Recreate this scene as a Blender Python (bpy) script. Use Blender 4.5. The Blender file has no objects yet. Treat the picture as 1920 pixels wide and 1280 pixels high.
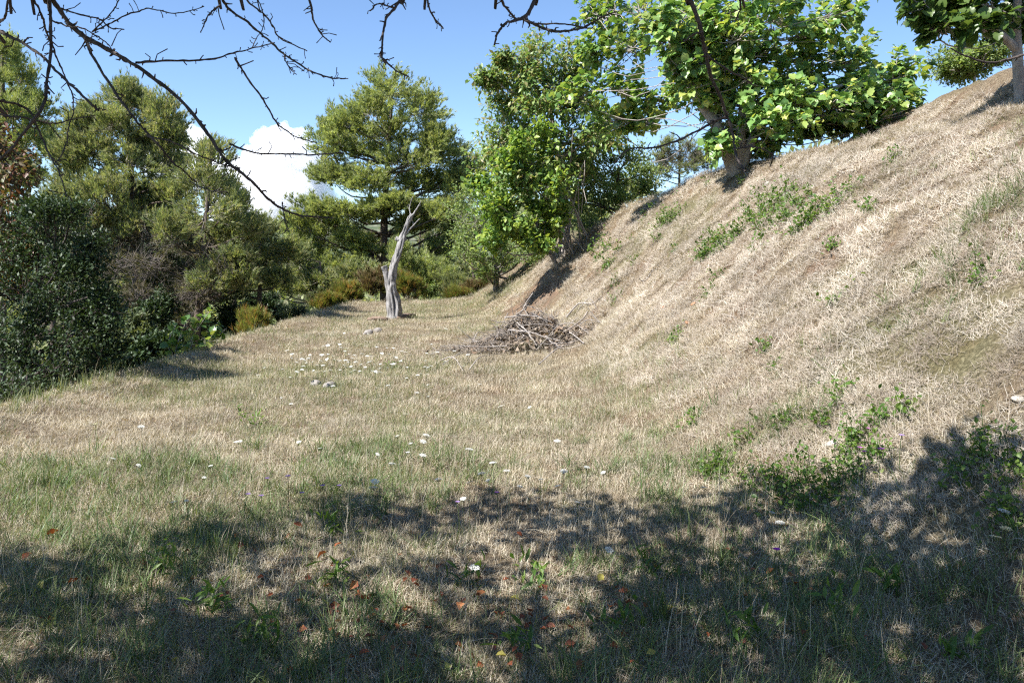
import bpy, math
import numpy as np

# ------------------------------------------------------------------ camera, sky, sun, exposure
SC = bpy.context.scene
COL = SC.collection
FPX, W0, H0 = 1600.0, 1920.0, 1280.0          # focal length in photo pixels, photo size
PITCH = math.atan(170.0 / FPX)                # the horizon lies at photo row 470
EYE = np.array([0.0, 0.0, 1.6])
cam_d = bpy.data.cameras.new("camera"); cam = bpy.data.objects.new("camera", cam_d)
COL.objects.link(cam); SC.camera = cam
cam.location = EYE; cam.rotation_euler = (math.pi / 2 - PITCH, 0, 0)
cam_d.sensor_width = 36.0; cam_d.lens = 36.0 * FPX / W0
cam_d.clip_start = 0.05; cam_d.clip_end = 20000

SUN_EL = math.radians(50.0)
SUN_H = np.array([-0.86, -0.51]); SUN_H = SUN_H / np.linalg.norm(SUN_H)   # horizontal direction towards the sun
TO_SUN = np.array([SUN_H[0] * math.cos(SUN_EL), SUN_H[1] * math.cos(SUN_EL), math.sin(SUN_EL)])
world = bpy.data.worlds.new("World"); SC.world = world; world.use_nodes = True
wn = world.node_tree; wn.nodes.clear()
sky = wn.nodes.new("ShaderNodeTexSky"); sky.sky_type = 'NISHITA'; sky.sun_disc = False
sky.sun_elevation = SUN_EL; sky.sun_rotation = math.atan2(SUN_H[0], SUN_H[1])
sky.altitude = 2200; sky.air_density = 1.0; sky.dust_density = 0.0; sky.ozone_density = 4.0
bg = wn.nodes.new("ShaderNodeBackground"); bg.inputs[1].default_value = 0.09
wo = wn.nodes.new("ShaderNodeOutputWorld")
wn.links.new(sky.outputs[0], bg.inputs[0]); wn.links.new(bg.outputs[0], wo.inputs[0])
sun_d = bpy.data.lights.new("sun", 'SUN'); sun = bpy.data.objects.new("sun", sun_d); COL.objects.link(sun)
sun_d.energy = 4.6; sun_d.angle = math.radians(0.53); sun_d.color = (1.0, 0.97, 0.93)
sun.rotation_euler = (math.pi / 2 - SUN_EL, 0, math.atan2(SUN_H[1], SUN_H[0]) + math.pi / 2)
SC.view_settings.view_transform = 'Standard'; SC.view_settings.look = 'None'
SC.view_settings.exposure = 1.33; SC.view_settings.gamma = 1.0; SC.view_settings.use_curve_mapping = False
SC.render.engine = 'CYCLES'
cy = SC.cycles
cy.max_bounces = 16; cy.diffuse_bounces = 4; cy.glossy_bounces = 1; cy.transmission_bounces = 6; cy.volume_bounces = 14
cy.transparent_max_bounces = 4; cy.use_light_tree = False; cy.use_denoising = False; cy.use_adaptive_sampling = True; cy.adaptive_threshold = 0.02; cy.filter_width = 1.25; cy.caustics_reflective = False; cy.caustics_refractive = False

# ------------------------------------------------------------------ helpers: maths
def nrm(a):
    a = np.asarray(a, float)
    return a / np.maximum(np.linalg.norm(a, axis=-1, keepdims=True), 1e-9)
def sstep(a, b, x):
    t = np.clip((x - a) / (b - a), 0, 1); return t * t * (3 - 2 * t)
def hash2(i, j, s):
    h = (i.astype(np.int64) * 374761393 + j.astype(np.int64) * 668265263 + s * 974634777) & 0xffffffff
    h = ((h ^ (h >> 13)) * 1274126177) & 0xffffffff
    return ((h ^ (h >> 16)) & 0xffff) / 65535.0
def vnoise(x, y, s=0):
    x = np.asarray(x, float); y = np.asarray(y, float)
    i = np.floor(x); j = np.floor(y); u = x - i; v = y - j
    u = u * u * (3 - 2 * u); v = v * v * (3 - 2 * v)
    a = hash2(i, j, s); b = hash2(i + 1, j, s); c = hash2(i, j + 1, s); d = hash2(i + 1, j + 1, s)
    return (a * (1 - u) + b * u) * (1 - v) + (c * (1 - u) + d * u) * v - 0.5
def fbm(x, y, s=0, o=3):
    r = 0; a = 1.0
    for k in range(o):
        r = r + a * vnoise(x * 2 ** k, y * 2 ** k, s + 17 * k); a *= 0.5
    return r
def ray(px, py):
    a = (px - W0 / 2) / FPX; b = (H0 / 2 - py) / FPX
    return np.array([a, math.cos(PITCH) + b * math.sin(PITCH), -math.sin(PITCH) + b * math.cos(PITCH)])
def at(px, py, Y):
    d = ray(px, py); return EYE + d * (Y / d[1])
def rnd_dirs(rng, n):
    return nrm(rng.normal(size=(n, 3)))

# ------------------------------------------------------------------ terrain shape
TOE_Y = [-12, 0, 3, 6, 10, 13.5, 17, 20, 23, 27, 32]
TOE_X = [2.6, 2.2, 2.0, 1.45, 1.1, 0.95, 0.35, -0.45, -0.95, -1.2, -1.3]
def toe(y): return np.interp(y, TOE_Y, TOE_X)
def edge_dist(x, y):
    """metres outside the rounded rim of the field (negative inside)"""
    xl = -5.05 + 0.25 * vnoise(y * 0.35, y * 0 + 3.3, 5)
    a = xl - x; b = y - 26.2
    r = 2.2
    return np.sqrt(np.maximum(a + r, 0) ** 2 + np.maximum(b + r, 0) ** 2) - r
def height(x, y):
    x = np.asarray(x, float); y = np.asarray(y, float)
    xt = toe(y)
    sl = np.interp(y, [0, 6, 10, 14, 18, 22, 30], [0.8, 0.86, 0.95, 1.0, 1.15, 0.95, 0.8])
    zc = np.interp(y, [0, 8, 10.5, 13, 16, 18.3, 20, 24, 30], [2.9, 2.95, 3.0, 3.12, 3.05, 2.55, 1.9, 2.1, 2.3])
    u = x - xt
    ramp = sl * 0.5 * (u + np.sqrt(u * u + 0.22)) - 0.02
    up = 0.03 * np.maximum(x - 3, 0)
    zc2 = zc + up
    bank = 0.5 * (ramp + zc2 - np.sqrt((ramp - zc2) ** 2 + 0.2))
    v = x - 5.55 + 0.3 * vnoise(x * 0.7, y * 0.7, 3)
    sec = 0.8 * 0.5 * (v + np.sqrt(v * v + 0.06))
    sec = 0.5 * (sec + 0.85 - np.sqrt((sec - 0.85) ** 2 + 0.03))
    bank = bank + sec * sstep(4.5, 5.3, x)
    m = sstep(0.05, 0.9, ramp)
    q = edge_dist(x, y)
    fieldish = 1 - sstep(1.6, 3.0, x - xt)
    drop = -2.4 * sstep(-0.25, 1.7, q) - 0.14 * np.maximum(q - 1.0, 0)
    drop = np.maximum(drop, -7.0) * fieldish
    near = 1 - sstep(40, 80, np.abs(y)) 
    bumps = (0.07 * fbm(x * 0.5, y * 0.5, 1) + 0.03 * fbm(x * 1.9, y * 1.9, 2)) * near
    xr, yr = .8 * x - .6 * y, .6 * x + .8 * y; xq, yq = .45 * x + .893 * y, -.893 * x + .45 * y
    bb = m * (0.10 * fbm(xr * 0.7, yr * 0.7, 7) + 0.07 * fbm(xq * 2.2, yq * 2.2, 8) + 0.05 * fbm(xr * 1.6, yr * 1.6, 13) + 0.05 * fbm(xr * 4.3, yr * 4.3, 9, 3) + 0.05 * fbm(.96 * x * 3.7 + .28 * y * 3.7, -.28 * x * 3.7 + .96 * y * 3.7, 12, 3)) * near
    lip = 0.10 * sstep(-1.1, -0.3, q) * (1 - sstep(-0.3, 0.2, q)) * fieldish
    return bank + drop + bumps + bb + lip
def normal(x, y, e=0.06):
    zx = (height(x + e, y) - height(x - e, y)) / (2 * e); zy = (height(x, y + e) - height(x, y - e)) / (2 * e)
    return nrm(np.stack([-zx, -zy, np.ones_like(zx)], -1))
def hit(px, py, h=0.0, tmax=60):
    """where the line of sight through a photo pixel meets the ground raised by h"""
    d = ray(px, py); t = np.arange(1.5, tmax, 0.02); P = EYE + d * t[:, None]
    below = P[:, 2] < height(P[:, 0], P[:, 1]) + h
    k = int(np.argmax(below)) if below.any() else len(t) - 1
    p = P[k].copy(); p[2] = float(height(p[0], p[1])); return p
def on(x, y, dz=0.0): return np.array([x, y, float(height(x, y)) + dz])

# ------------------------------------------------------------------ helpers: meshes and objects
def mk(name, V, F, mat, parent=None, rnd=None, smooth=False, kind=None, org=None):
    """one mesh object from an (n,3) vertex array and a list of (m,3)/(m,4) face arrays (world coordinates)"""
    V = np.asarray(V, np.float32)
    if org is None:
        q = parent
        while q is not None and "_org" not in q: q = q.parent
        org = np.array(q["_org"]) if q is not None else np.zeros(3)
    V = V - np.asarray(org, np.float32)
    if not isinstance(F, (list, tuple)): F = [F]
    F = [np.asarray(f, np.int32) for f in F if len(f)]
    me = bpy.data.meshes.new(name)
    me.vertices.add(len(V)); me.vertices.foreach_set("co", V.ravel())
    nl = sum(f.size for f in F); npoly = sum(len(f) for f in F)
    me.loops.add(nl); me.loops.foreach_set("vertex_index", np.concatenate([f.ravel() for f in F]))
    me.polygons.add(npoly)
    tot = np.concatenate([np.full(len(f), f.shape[1], np.int32) for f in F])
    me.polygons.foreach_set("loop_start", np.concatenate([[0], np.cumsum(tot)[:-1]]).astype(np.int32))
    me.polygons.foreach_set("loop_total", tot)
    if smooth: me.polygons.foreach_set("use_smooth", np.ones(npoly, bool))
    if rnd is not None:
        a = me.attributes.new("rnd", 'FLOAT', 'POINT'); a.data.foreach_set("value", np.asarray(rnd, np.float32))
    me.update(calc_edges=True)
    if mat is not None: me.materials.append(mat)
    o = bpy.data.objects.new(name, me); COL.objects.link(o)
    if parent is not None: o.parent = parent
    else: o.location = org
    if kind: o["kind"] = kind
    return o
def tag(o, label=None, cat=None, group=None, kind=None):
    if label: o["label"] = label
    if cat: o["category"] = cat
    if group: o["group"] = group
    if kind: o["kind"] = kind
    return o
def thing(name, label, cat, loc, group=None):
    o = bpy.data.objects.new(name, None); COL.objects.link(o); o.location = loc
    o.empty_display_size = 0.1; o["_org"] = [float(c) for c in loc]
    return tag(o, label, cat, group)
def obj_from(mesh, name, parent=None, M=None):
    o = bpy.data.objects.new(name, mesh); COL.objects.link(o)
    if parent is not None: o.parent = parent
    if M is not None: o.matrix_local = M
    return o
def tubes(P, R, sides=4, rng=None):
    """(m,k,3) paths with (m,k) radii -> verts, quads"""
    P = np.asarray(P, float); R = np.asarray(R, float)
    m, k, _ = P.shape
    T = np.gradient(P, axis=1); T = nrm(T)
    ref = nrm(np.array([0.31, 0.17, 0.93])) + np.zeros((m, 1, 3))
    par = np.abs((T[:, :1] * ref).sum(-1, keepdims=True)) > 0.9
    ref = np.where(par, np.array([0.9, -0.4, 0.1]), ref)
    B = nrm(np.cross(T, ref)); N = np.cross(B, T)
    a = np.arange(sides) * 2 * math.pi / sides
    ring = np.cos(a)[:, None] * B[:, :, None, :] + np.sin(a)[:, None] * N[:, :, None, :]
    V = P[:, :, None, :] + ring * R[:, :, None, None]
    idx = np.arange(m * k * sides).reshape(m, k, sides)
    q = np.stack([idx[:, :-1], np.roll(idx, -1, 2)[:, :-1], np.roll(idx, -1, 2)[:, 1:], idx[:, 1:]], -1)
    return V.reshape(-1, 3), q.reshape(-1, 4)
def join(parts):
    V, F, n = [], [], 0
    for v, f in parts:
        V.append(v); F.append(np.asarray(f) + n); n += len(v)
    return np.concatenate(V), F
def smooth_path(pts, n):
    """Catmull-Rom through pts"""
    P = np.asarray(pts, float); k = len(P)
    Q = np.vstack([2 * P[0] - P[1], P, 2 * P[-1] - P[-2]])
    t = np.linspace(0, k - 1 - 1e-6, n); i = t.astype(int); u = (t - i)[:, None]
    p0, p1, p2, p3 = Q[i], Q[i + 1], Q[i + 2], Q[i + 3]
    return 0.5 * (2 * p1 + (p2 - p0) * u + (2 * p0 - 5 * p1 + 4 * p2 - p3) * u ** 2 + (3 * p1 - p0 - 3 * p2 + p3) * u ** 3)
def scat(tv, tf, O, A, N, S):
    """copies of a template (x across, y along A, z along N) at O with sizes S -> verts, faces"""
    tv = np.asarray(tv, float); n = len(O); k = len(tv)
    A = nrm(A); B = nrm(np.cross(A, N)); N = np.cross(B, A)
    S = np.asarray(S, float)
    if S.ndim == 1: S = S[:, None]
    V = O[:, None, :] + S[:, None, :1] * (tv[None, :, 0:1] * B[:, None] + tv[None, :, 1:2] * A[:, None] + tv[None, :, 2:3] * N[:, None])
    off = (np.arange(n) * k)[:, None, None]
    return V.reshape(-1, 3), [(np.asarray(f)[None] + off).reshape(-1, len(f[0])) for f in tf]

# leaf templates: list of vertices, list of face groups
LEAF2 = (np.array([[0, 0, 0], [.26, .45, .07], [0, 1, -.06], [-.26, .45, .07]]), [[[0, 1, 2], [0, 2, 3]]])
LEAFB = (np.array([[0, 0, 0], [.36, .4, .1], [.2, .8, .05], [0, 1, -.12], [-.2, .8, .05], [-.36, .4, .1], [0, .45, 0]]),
         [[[0, 1, 6], [1, 2, 6], [2, 3, 6], [3, 4, 6], [4, 5, 6], [5, 0, 6]]])
def fig_leaf(rng, droop=.2):
    """lobed palmate leaf on a short stalk"""
    out = [(0, .18), (.17, .14), (.35, .28), (.43, .46), (.37, .57), (.40, .71), (.30, .84), (.17, .85), (.09, .99), (0, 1.04)]
    r = [(x * rng.uniform(.9, 1.12), y * rng.uniform(.96, 1.04)) for x, y in out]
    l = [(-x * rng.uniform(.9, 1.12), y) for x, y in out[1:-1]]
    pts = r + l[::-1]; c = [(0, .5)]
    f = lambda x, y: .28 * abs(x) * rng.uniform(.6, 1.4) - droop * max(y - .2, 0) ** 2 + rng.uniform(-.02, .02)
    V = [[x, y, f(x, y)] for x, y in pts + c]; n = len(pts)
    V += [[-.012, 0, 0], [.012, 0, 0]]
    F = [[i, (i + 1) % n, n] for i in range(n)] + [[n + 1, n + 2, 0]]
    return np.array(V), [F]
def tuft(rng, n=8, w=.06, spread=.55):
    """a brush of needles about +y"""
    V, F = [], []
    for i in range(n):
        a = rng.uniform(0, 2 * math.pi); r = spread * math.sqrt(rng.uniform(.05, 1)); b = rng.uniform(0, .35); L = rng.uniform(.65, 1)
        d = np.array([r * math.cos(a), math.sqrt(1 - r * r), r * math.sin(a)]); p = np.array([0, b, 0]); s = nrm(np.cross(d, rng.normal(size=3))) * w / 2
        V += [p - s, p + s, p + d * L]; k = 3 * i; F.append([k, k + 1, k + 2])
    return np.array(V), [F]

# ------------------------------------------------------------------ materials
def new_mat(name):
    m = bpy.data.materials.new(name); m.use_nodes = True; nt = m.node_tree; nt.nodes.clear()
    out = nt.nodes.new("ShaderNodeOutputMaterial"); return m, nt, out
def nd(nt, t, **kw):
    n = nt.nodes.new(t)
    for k, v in kw.items(): setattr(n, k, v)
    return n
def ramp(nt, fac, stops):
    r = nd(nt, "ShaderNodeValToRGB"); e = r.color_ramp.elements
    while len(e) < len(stops): e.new(0.5)
    for x, (p, c) in zip(e, stops): x.position = p; x.color = (*c, 1)
    if fac is not None: nt.links.new(fac, r.inputs[0])
    return r.outputs[0]
def noise(nt, scale, detail=4, rough=.6, vec=None, dist=0.0):
    n = nd(nt, "ShaderNodeTexNoise"); n.inputs["Scale"].default_value = scale; n.inputs["Detail"].default_value = detail
    n.inputs["Roughness"].default_value = rough; n.inputs["Distortion"].default_value = dist
    if vec is not None: nt.links.new(vec, n.inputs["Vector"])
    return n.outputs["Fac"]
def mixc(nt, fac, a, b, mode='MIX'):
    n = nd(nt, "ShaderNodeMix", data_type='RGBA', blend_type=mode)
    for s, v in ((n.inputs[0], fac), (n.inputs[6], a), (n.inputs[7], b)):
        if isinstance(v, (int, float)): s.default_value = v
        elif isinstance(v, tuple): s.default_value = (*v, 1)
        else: nt.links.new(v, s)
    return n.outputs[2]
def math_n(nt, op, a, b):
    n = nd(nt, "ShaderNodeMath", operation=op)
    for s, v in ((n.inputs[0], a), (n.inputs[1], b)):
        if isinstance(v, (int, float)): s.default_value = v
        else: nt.links.new(v, s)
    return n.outputs[0]
def geo_pos(nt): return nd(nt, "ShaderNodeNewGeometry").outputs["Position"]
def mat_leaf(name, cols, trans=.35, rough=.45, spec=.35, patch=.9, use_obj=False):
    m, nt, out = new_mat(name)
    at_ = nd(nt, "ShaderNodeAttribute", attribute_name="rnd"); f = at_.outputs["Fac"]
    if use_obj:
        oi = nd(nt, "ShaderNodeObjectInfo")
        f = math_n(nt, 'FRACT', math_n(nt, 'ADD', math_n(nt, 'MULTIPLY', f, .6), oi.outputs["Random"]), 0)
    n = len(cols)
    c = ramp(nt, f, [((i + .5) / n, cols[i]) for i in range(n)])
    k = math_n(nt, 'MULTIPLY_ADD' if False else 'MULTIPLY', noise(nt, patch, 2, .5, geo_pos(nt)), 1.0)
    v = math_n(nt, 'ADD', math_n(nt, 'MULTIPLY', k, 1.1), .45)
    hs = nd(nt, "ShaderNodeHueSaturation"); nt.links.new(c, hs.inputs["Color"]); nt.links.new(v, hs.inputs["Value"])
    c = hs.outputs[0]
    p = nd(nt, "ShaderNodeBsdfPrincipled"); nt.links.new(c, p.inputs["Base Color"])
    p.inputs["Roughness"].default_value = rough; p.inputs["Specular IOR Level"].default_value = spec
    t = nd(nt, "ShaderNodeBsdfTranslucent"); nt.links.new(mixc(nt, 1.0, c, (1.25, 1.2, .55), 'MULTIPLY'), t.inputs["Color"])
    mx = nd(nt, "ShaderNodeMixShader"); mx.inputs[0].default_value = trans
    nt.links.new(p.outputs[0], mx.inputs[1]); nt.links.new(t.outputs[0], mx.inputs[2]); nt.links.new(mx.outputs[0], out.inputs[0])
    return m
def mat_bark(name, c1, c2, scale=14, stretch=.18, bump=.5, rough=.9):
    m, nt, out = new_mat(name)
    mp = nd(nt, "ShaderNodeMapping"); mp.inputs["Scale"].default_value = (1, 1, stretch); nt.links.new(geo_pos(nt), mp.inputs[0])
    a = noise(nt, scale, 6, .65, mp.outputs[0], .4)
    c = ramp(nt, a, [(.3, c1), (.68, c2)])
    p = nd(nt, "ShaderNodeBsdfPrincipled"); nt.links.new(c, p.inputs["Base Color"]); p.inputs["Roughness"].default_value = rough
    p.inputs["Specular IOR Level"].default_value = .2
    b = nd(nt, "ShaderNodeBump"); b.inputs["Strength"].default_value = bump; b.inputs["Distance"].default_value = .02
    nt.links.new(a, b.inputs["Height"]); nt.links.new(b.outputs[0], p.inputs["Normal"]); nt.links.new(p.outputs[0], out.inputs[0])
    return m

# ------------------------------------------------------------------ ground, far hills, cloud
def ground_material():
    m, nt, out = new_mat("dry_turf")
    pos = geo_pos(nt)
    fine = noise(nt, 38, 6, .7, pos, .6); mid = noise(nt, 3.2, 5, .6, pos, .3); big = noise(nt, .55, 3, .5, pos)
    straw = ramp(nt, fine, [(.32, (.07, .05, .035)), (.5, (.19, .145, .095)), (.7, (.40, .33, .23))])
    soil = ramp(nt, fine, [(.3, (.09, .055, .035)), (.7, (.26, .17, .105))])
    c = mixc(nt, ramp(nt, mid, [(.50, (0, 0, 0)), (.66, (1, 1, 1))]), straw, soil)
    green = ramp(nt, fine, [(.3, (.045, .055, .02)), (.7, (.19, .19, .085))])
    c = mixc(nt, math_n(nt, 'MULTIPLY', ramp(nt, big, [(.5, (0, 0, 0)), (.64, (1, 1, 1))]), .55), c, green)
    at_ = nd(nt, "ShaderNodeAttribute", attribute_name="rnd")       # bare reddish earth of the eroded hollow
    earth = ramp(nt, noise(nt, 7, 5, .7, pos), [(.3, (.07, .048, .034)), (.5, (.17, .115, .08)), (.64, (.26, .155, .10)), (.75, (.36, .29, .21))])
    c = mixc(nt, at_.outputs["Fac"], c, earth)
    wd = nd(nt, "ShaderNodeAttribute", attribute_name="wood")       # litter and scrub under the trees round the field
    c = mixc(nt, wd.outputs["Fac"], c, ramp(nt, mid, [(.3, (.03, .035, .015)), (.55, (.06, .065, .03)), (.75, (.10, .085, .05))]))
    p = nd(nt, "ShaderNodeBsdfPrincipled"); nt.links.new(c, p.inputs["Base Color"]); p.inputs["Roughness"].default_value = .95
    p.inputs["Specular IOR Level"].default_value = .1
    b = nd(nt, "ShaderNodeBump"); b.inputs["Strength"].default_value = .9; b.inputs["Distance"].default_value = .05
    nt.links.new(math_n(nt, 'ADD', fine, mid), b.inputs["Height"]); nt.links.new(b.outputs[0], p.inputs["Normal"])
    nt.links.new(p.outputs[0], out.inputs[0]); return m
def axis(fine_lo, fine_hi, step, lo, hi):
    mid = list(np.arange(fine_lo, fine_hi + 1e-6, step)); s = step
    a = [fine_hi]
    while a[-1] < hi: s *= 1.16; a.append(a[-1] + s)
    b = [fine_lo]; s = step
    while b[-1] > lo: s *= 1.16; b.append(b[-1] - s)
    return np.array(b[:0:-1] + mid + a[1:])
def earth_mask(x, y):
    """bare slipped earth in the hollow below the leaning tree"""
    a = (x - (0.55 - 0.20 * (y - 17.5))) / 0.6; b = (y - 18.3) / 2.0
    m = np.exp(-(a * a + b * b)) * 1.5 + 0.7 * fbm(x * 2.2, y * 2.2, 31)
    h = np.exp(-(((x - 0.35) / 1.1) ** 2 + ((y - 12.8) / 0.9) ** 2)) * .35
    return np.clip(.8 * sstep(.35, 1.0, m) + h * (fbm(x * 3, y * 3, 33) > 0), 0, 1)
gx = axis(-6.2, 6.8, .085, -3500, 3500); gy = axis(2.2, 27.0, .085, -60, 6000)
GX, GY = np.meshgrid(gx, gy); GZ = height(GX, GY)
nx, ny = len(gx), len(gy); ii = np.arange(nx * ny).reshape(ny, nx)
GF = np.stack([ii[:-1, :-1], ii[:-1, 1:], ii[1:, 1:], ii[1:, :-1]], -1).reshape(-1, 4)
ground = mk("ground", np.stack([GX, GY, GZ], -1).reshape(-1, 3), GF, ground_material(), rnd=earth_mask(GX, GY).ravel(), smooth=True, kind="structure")
wa = ground.data.attributes.new("wood", 'FLOAT', 'POINT')
wa.data.foreach_set("value", np.maximum(sstep(.3, 2.0, edge_dist(GX, GY)) * (GX < toe(GY) + 1.0), sstep(27, 34, GY)).astype(np.float32).ravel())

# wooded hill across the valley
m_hill, nt, out = new_mat("wooded_hill")
p = nd(nt, "ShaderNodeBsdfPrincipled"); p.inputs["Roughness"].default_value = .95; p.inputs["Specular IOR Level"].default_value = .05
hn = noise(nt, .03, 8, .7, geo_pos(nt))
nt.links.new(ramp(nt, hn, [(.35, (.05, .075, .04)), (.55, (.10, .12, .07)), (.7, (.27, .25, .20))]), p.inputs["Base Color"]); nt.links.new(p.outputs[0], out.inputs[0])
hx = np.linspace(-3400, 3400, 240); hy = np.linspace(900, 2700, 70); HX, HY = np.meshgrid(hx, hy)
HZ = -9 + sstep(900, 2200, HY) * (105 + 110 * fbm(HX / 900, HY / 900, 51) + 24 * fbm(HX / 150, HY / 150, 52)) + 5 * fbm(HX / 30, HY / 30, 53, 2)
ii = np.arange(HX.size).reshape(HX.shape)
mk("hill", np.stack([HX, HY, HZ], -1).reshape(-1, 3), np.stack([ii[:-1, :-1], ii[:-1, 1:], ii[1:, 1:], ii[1:, :-1]], -1).reshape(-1, 4), m_hill, smooth=True, kind="structure")

# cumulus cloud far beyond the pines: a heap of billows
def ico(sub):
    import bmesh
    bm = bmesh.new(); bmesh.ops.create_icosphere(bm, subdivisions=sub, radius=1.0)
    V = np.array([v.co[:] for v in bm.verts]); F = np.array([[v.index for v in f.verts] for f in bm.faces]); bm.free(); return V, F
m_cloud, nt, out = new_mat("cloud_vapour")
pv = nd(nt, "ShaderNodeVolumePrincipled"); pv.inputs["Color"].default_value = (.995, .995, 1, 1); pv.inputs["Density"].default_value = .014; pv.inputs["Anisotropy"].default_value = .2
nt.links.new(pv.outputs[0], out.inputs["Volume"])
def cloud(label, heaps, Y, seed):
    rng = np.random.default_rng(seed); k = Y / FPX
    base = at(np.mean([h[0] for h in heaps]), max(h[1] for h in heaps), Y)
    t = thing("cloud", label, "cloud", base, "cumulus clouds beyond the pines")
    c = np.array([at(h[0], h[1], Y) + [0, rng.uniform(-60, 60), 0] for h in heaps]); r = np.array([h[2] * k for h in heaps])
    C, R = [c], [r]
    for lev, (n, f) in enumerate(((14, .45), (9, .42))):
        dn = rnd_dirs(rng, len(c) * n); dn[:, 2] = np.abs(dn[:, 2]) * .9 - .15; dn[:, 1] -= .2; dn = nrm(dn)
        c = np.repeat(c, n, 0) + dn * np.repeat(r, n)[:, None] * rng.uniform(.78, 1.0, (len(dn), 1))
        r = np.repeat(r, n) * f * rng.uniform(.6, 1.25, len(dn)); C.append(c); R.append(r)
    S = [ico(3), ico(2), ico(1)]; parts = []
    for (V, F), c, r in zip(S, C, R):
        n = len(c); vv = (c[:, None] + V[None] * r[:, None, None]).reshape(-1, 3)
        parts.append((vv, (F[None] + (np.arange(n) * len(V))[:, None, None]).reshape(-1, 3)))
    V, F = join(parts)
    o = mk("billows", V, F, m_cloud, t, smooth=True, kind="stuff")
    rm = o.modifiers.new("remesh", 'REMESH'); rm.mode = 'VOXEL'; rm.voxel_size = 1.6 * k; rm.use_smooth_shade = True
    sm = o.modifiers.new("smooth", 'SMOOTH'); sm.factor = .5; sm.iterations = 6
    tx = bpy.data.textures.new("billow", 'CLOUDS'); tx.noise_scale = 9 * k; tx.noise_depth = 4
    dp = o.modifiers.new("billow", 'DISPLACE'); dp.texture = tx; dp.strength = 2.5 * k; dp.mid_level = .5
cloud("large white cumulus cloud between the left pines and the central pine",
      [(538, 285, 44), (500, 320, 40), (560, 330, 50), (470, 365, 42), (530, 380, 60), (430, 340, 38), (575, 370, 40), (500, 420, 55), (440, 400, 50)], 5200, 3)
cloud("small white cumulus cloud showing through the tops of the left pines",
      [(345, 262, 24), (380, 285, 30), (330, 300, 30), (400, 320, 34), (290, 310, 28), (350, 330, 40)], 5400, 4)

# ------------------------------------------------------------------ foliage and bark materials
M_PINE = mat_leaf("pine_needles", [(0.196, 0.25, 0.097), (0.294, 0.35, 0.131), (0.405, 0.456, 0.18), (0.355, 0.381, 0.18)], .45, .5, .25, 1.1)
M_PINE2 = mat_leaf("pine_needles_grey", [(0.168, 0.21, 0.09), (0.24, 0.282, 0.12), (0.336, 0.372, 0.174), (0.324, 0.318, 0.192)], .45, .5, .25, .9)
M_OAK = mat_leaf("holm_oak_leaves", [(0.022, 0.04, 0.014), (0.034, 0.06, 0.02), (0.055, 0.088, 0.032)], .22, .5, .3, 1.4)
M_OAKD = mat_leaf("shade_toned_foliage", [(0.065, 0.085, 0.039), (0.104, 0.13, 0.058), (0.143, 0.163, 0.078)], .3, .55, .2, 1.0)  # pine green darkened: the shade inside the wood is put into the colour
M_OAKG = mat_leaf("grey_oak_leaves", [(0.118, 0.18, 0.054), (0.198, 0.278, 0.086), (0.278, 0.342, 0.126)], 0.45, .45, .35, 1.2)
M_VINE = mat_leaf("yellowing_green_leaves", [(0.103, 0.192, 0.046), (0.16, 0.264, 0.059), (0.228, 0.336, 0.073), (0.319, 0.396, 0.079)], .42, .42, .35, 1.0)
M_CHERRY = mat_leaf("drooping_green_leaves", [(0.117, 0.202, 0.058), (0.169, 0.26, 0.072), (0.247, 0.345, 0.104), (0.286, 0.247, 0.111)], .4, .42, .35, 1.0)
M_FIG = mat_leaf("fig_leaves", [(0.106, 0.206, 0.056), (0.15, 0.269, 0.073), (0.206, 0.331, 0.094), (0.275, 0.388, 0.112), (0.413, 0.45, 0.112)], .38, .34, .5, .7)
M_FIGD = mat_leaf("shade_toned_fig_leaves", [(0.042, 0.084, 0.018), (0.06, 0.108, 0.024), (0.096, 0.144, 0.036)], 0.4, .36, .45, .7)  # fig leaf greens darkened, so the corner tree's shade is in the colour
M_RED = mat_leaf("reddening_leaves", [(.15, .06, .035), (.16, .11, .045), (.11, .13, .04), (.17, .17, .055), (.20, .08, .06), (.09, .12, .035)], .3, .45, .3, 1.2)
M_GREY = mat_leaf("greyed_needles", [(.10, .095, .055), (.15, .135, .085), (.12, .13, .06), (.20, .165, .11)], .3, .6, .2, 1.2)
M_BROOM = mat_leaf("broom_stems", [(0.14, 0.182, 0.042), (0.21, 0.252, 0.063), (0.294, 0.28, 0.084), (0.308, 0.182, 0.07)], 0.4, .5, .25, 1.4)
M_BLUEG = mat_leaf("blue_green_leaves", [(0.091, 0.13, 0.078), (0.13, 0.176, 0.104), (0.169, 0.202, 0.117)], 0.4, .5, .25, 1.2)
M_HEATH = mat_leaf("brown_heath", [(0.156, 0.104, 0.058), (0.221, 0.156, 0.085), (0.156, 0.156, 0.058)], 0.3, .6, .2, 1.4)
M_WEED = mat_leaf("weed_leaves", [(0.069, 0.138, 0.025), (0.106, 0.188, 0.035), (0.163, 0.237, 0.05)], 0.45, .42, .35, 2.0)
M_BARKP = mat_bark("pine_bark", (.06, .045, .036), (.17, .135, .11), 9)
M_TWIGG = mat_bark("grey_twig", (.20, .17, .15), (.42, .38, .34), 20)
M_DTWIG = mat_bark("dead_pine_twig", (.085, .07, .06), (.23, .20, .175), 20)
M_BARKG = mat_bark("fig_bark", (.17, .145, .125), (.40, .36, .32), 9, .5)
M_BARKD = mat_bark("dark_bark", (.035, .028, .024), (.115, .095, .085), 26, .6)

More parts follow.
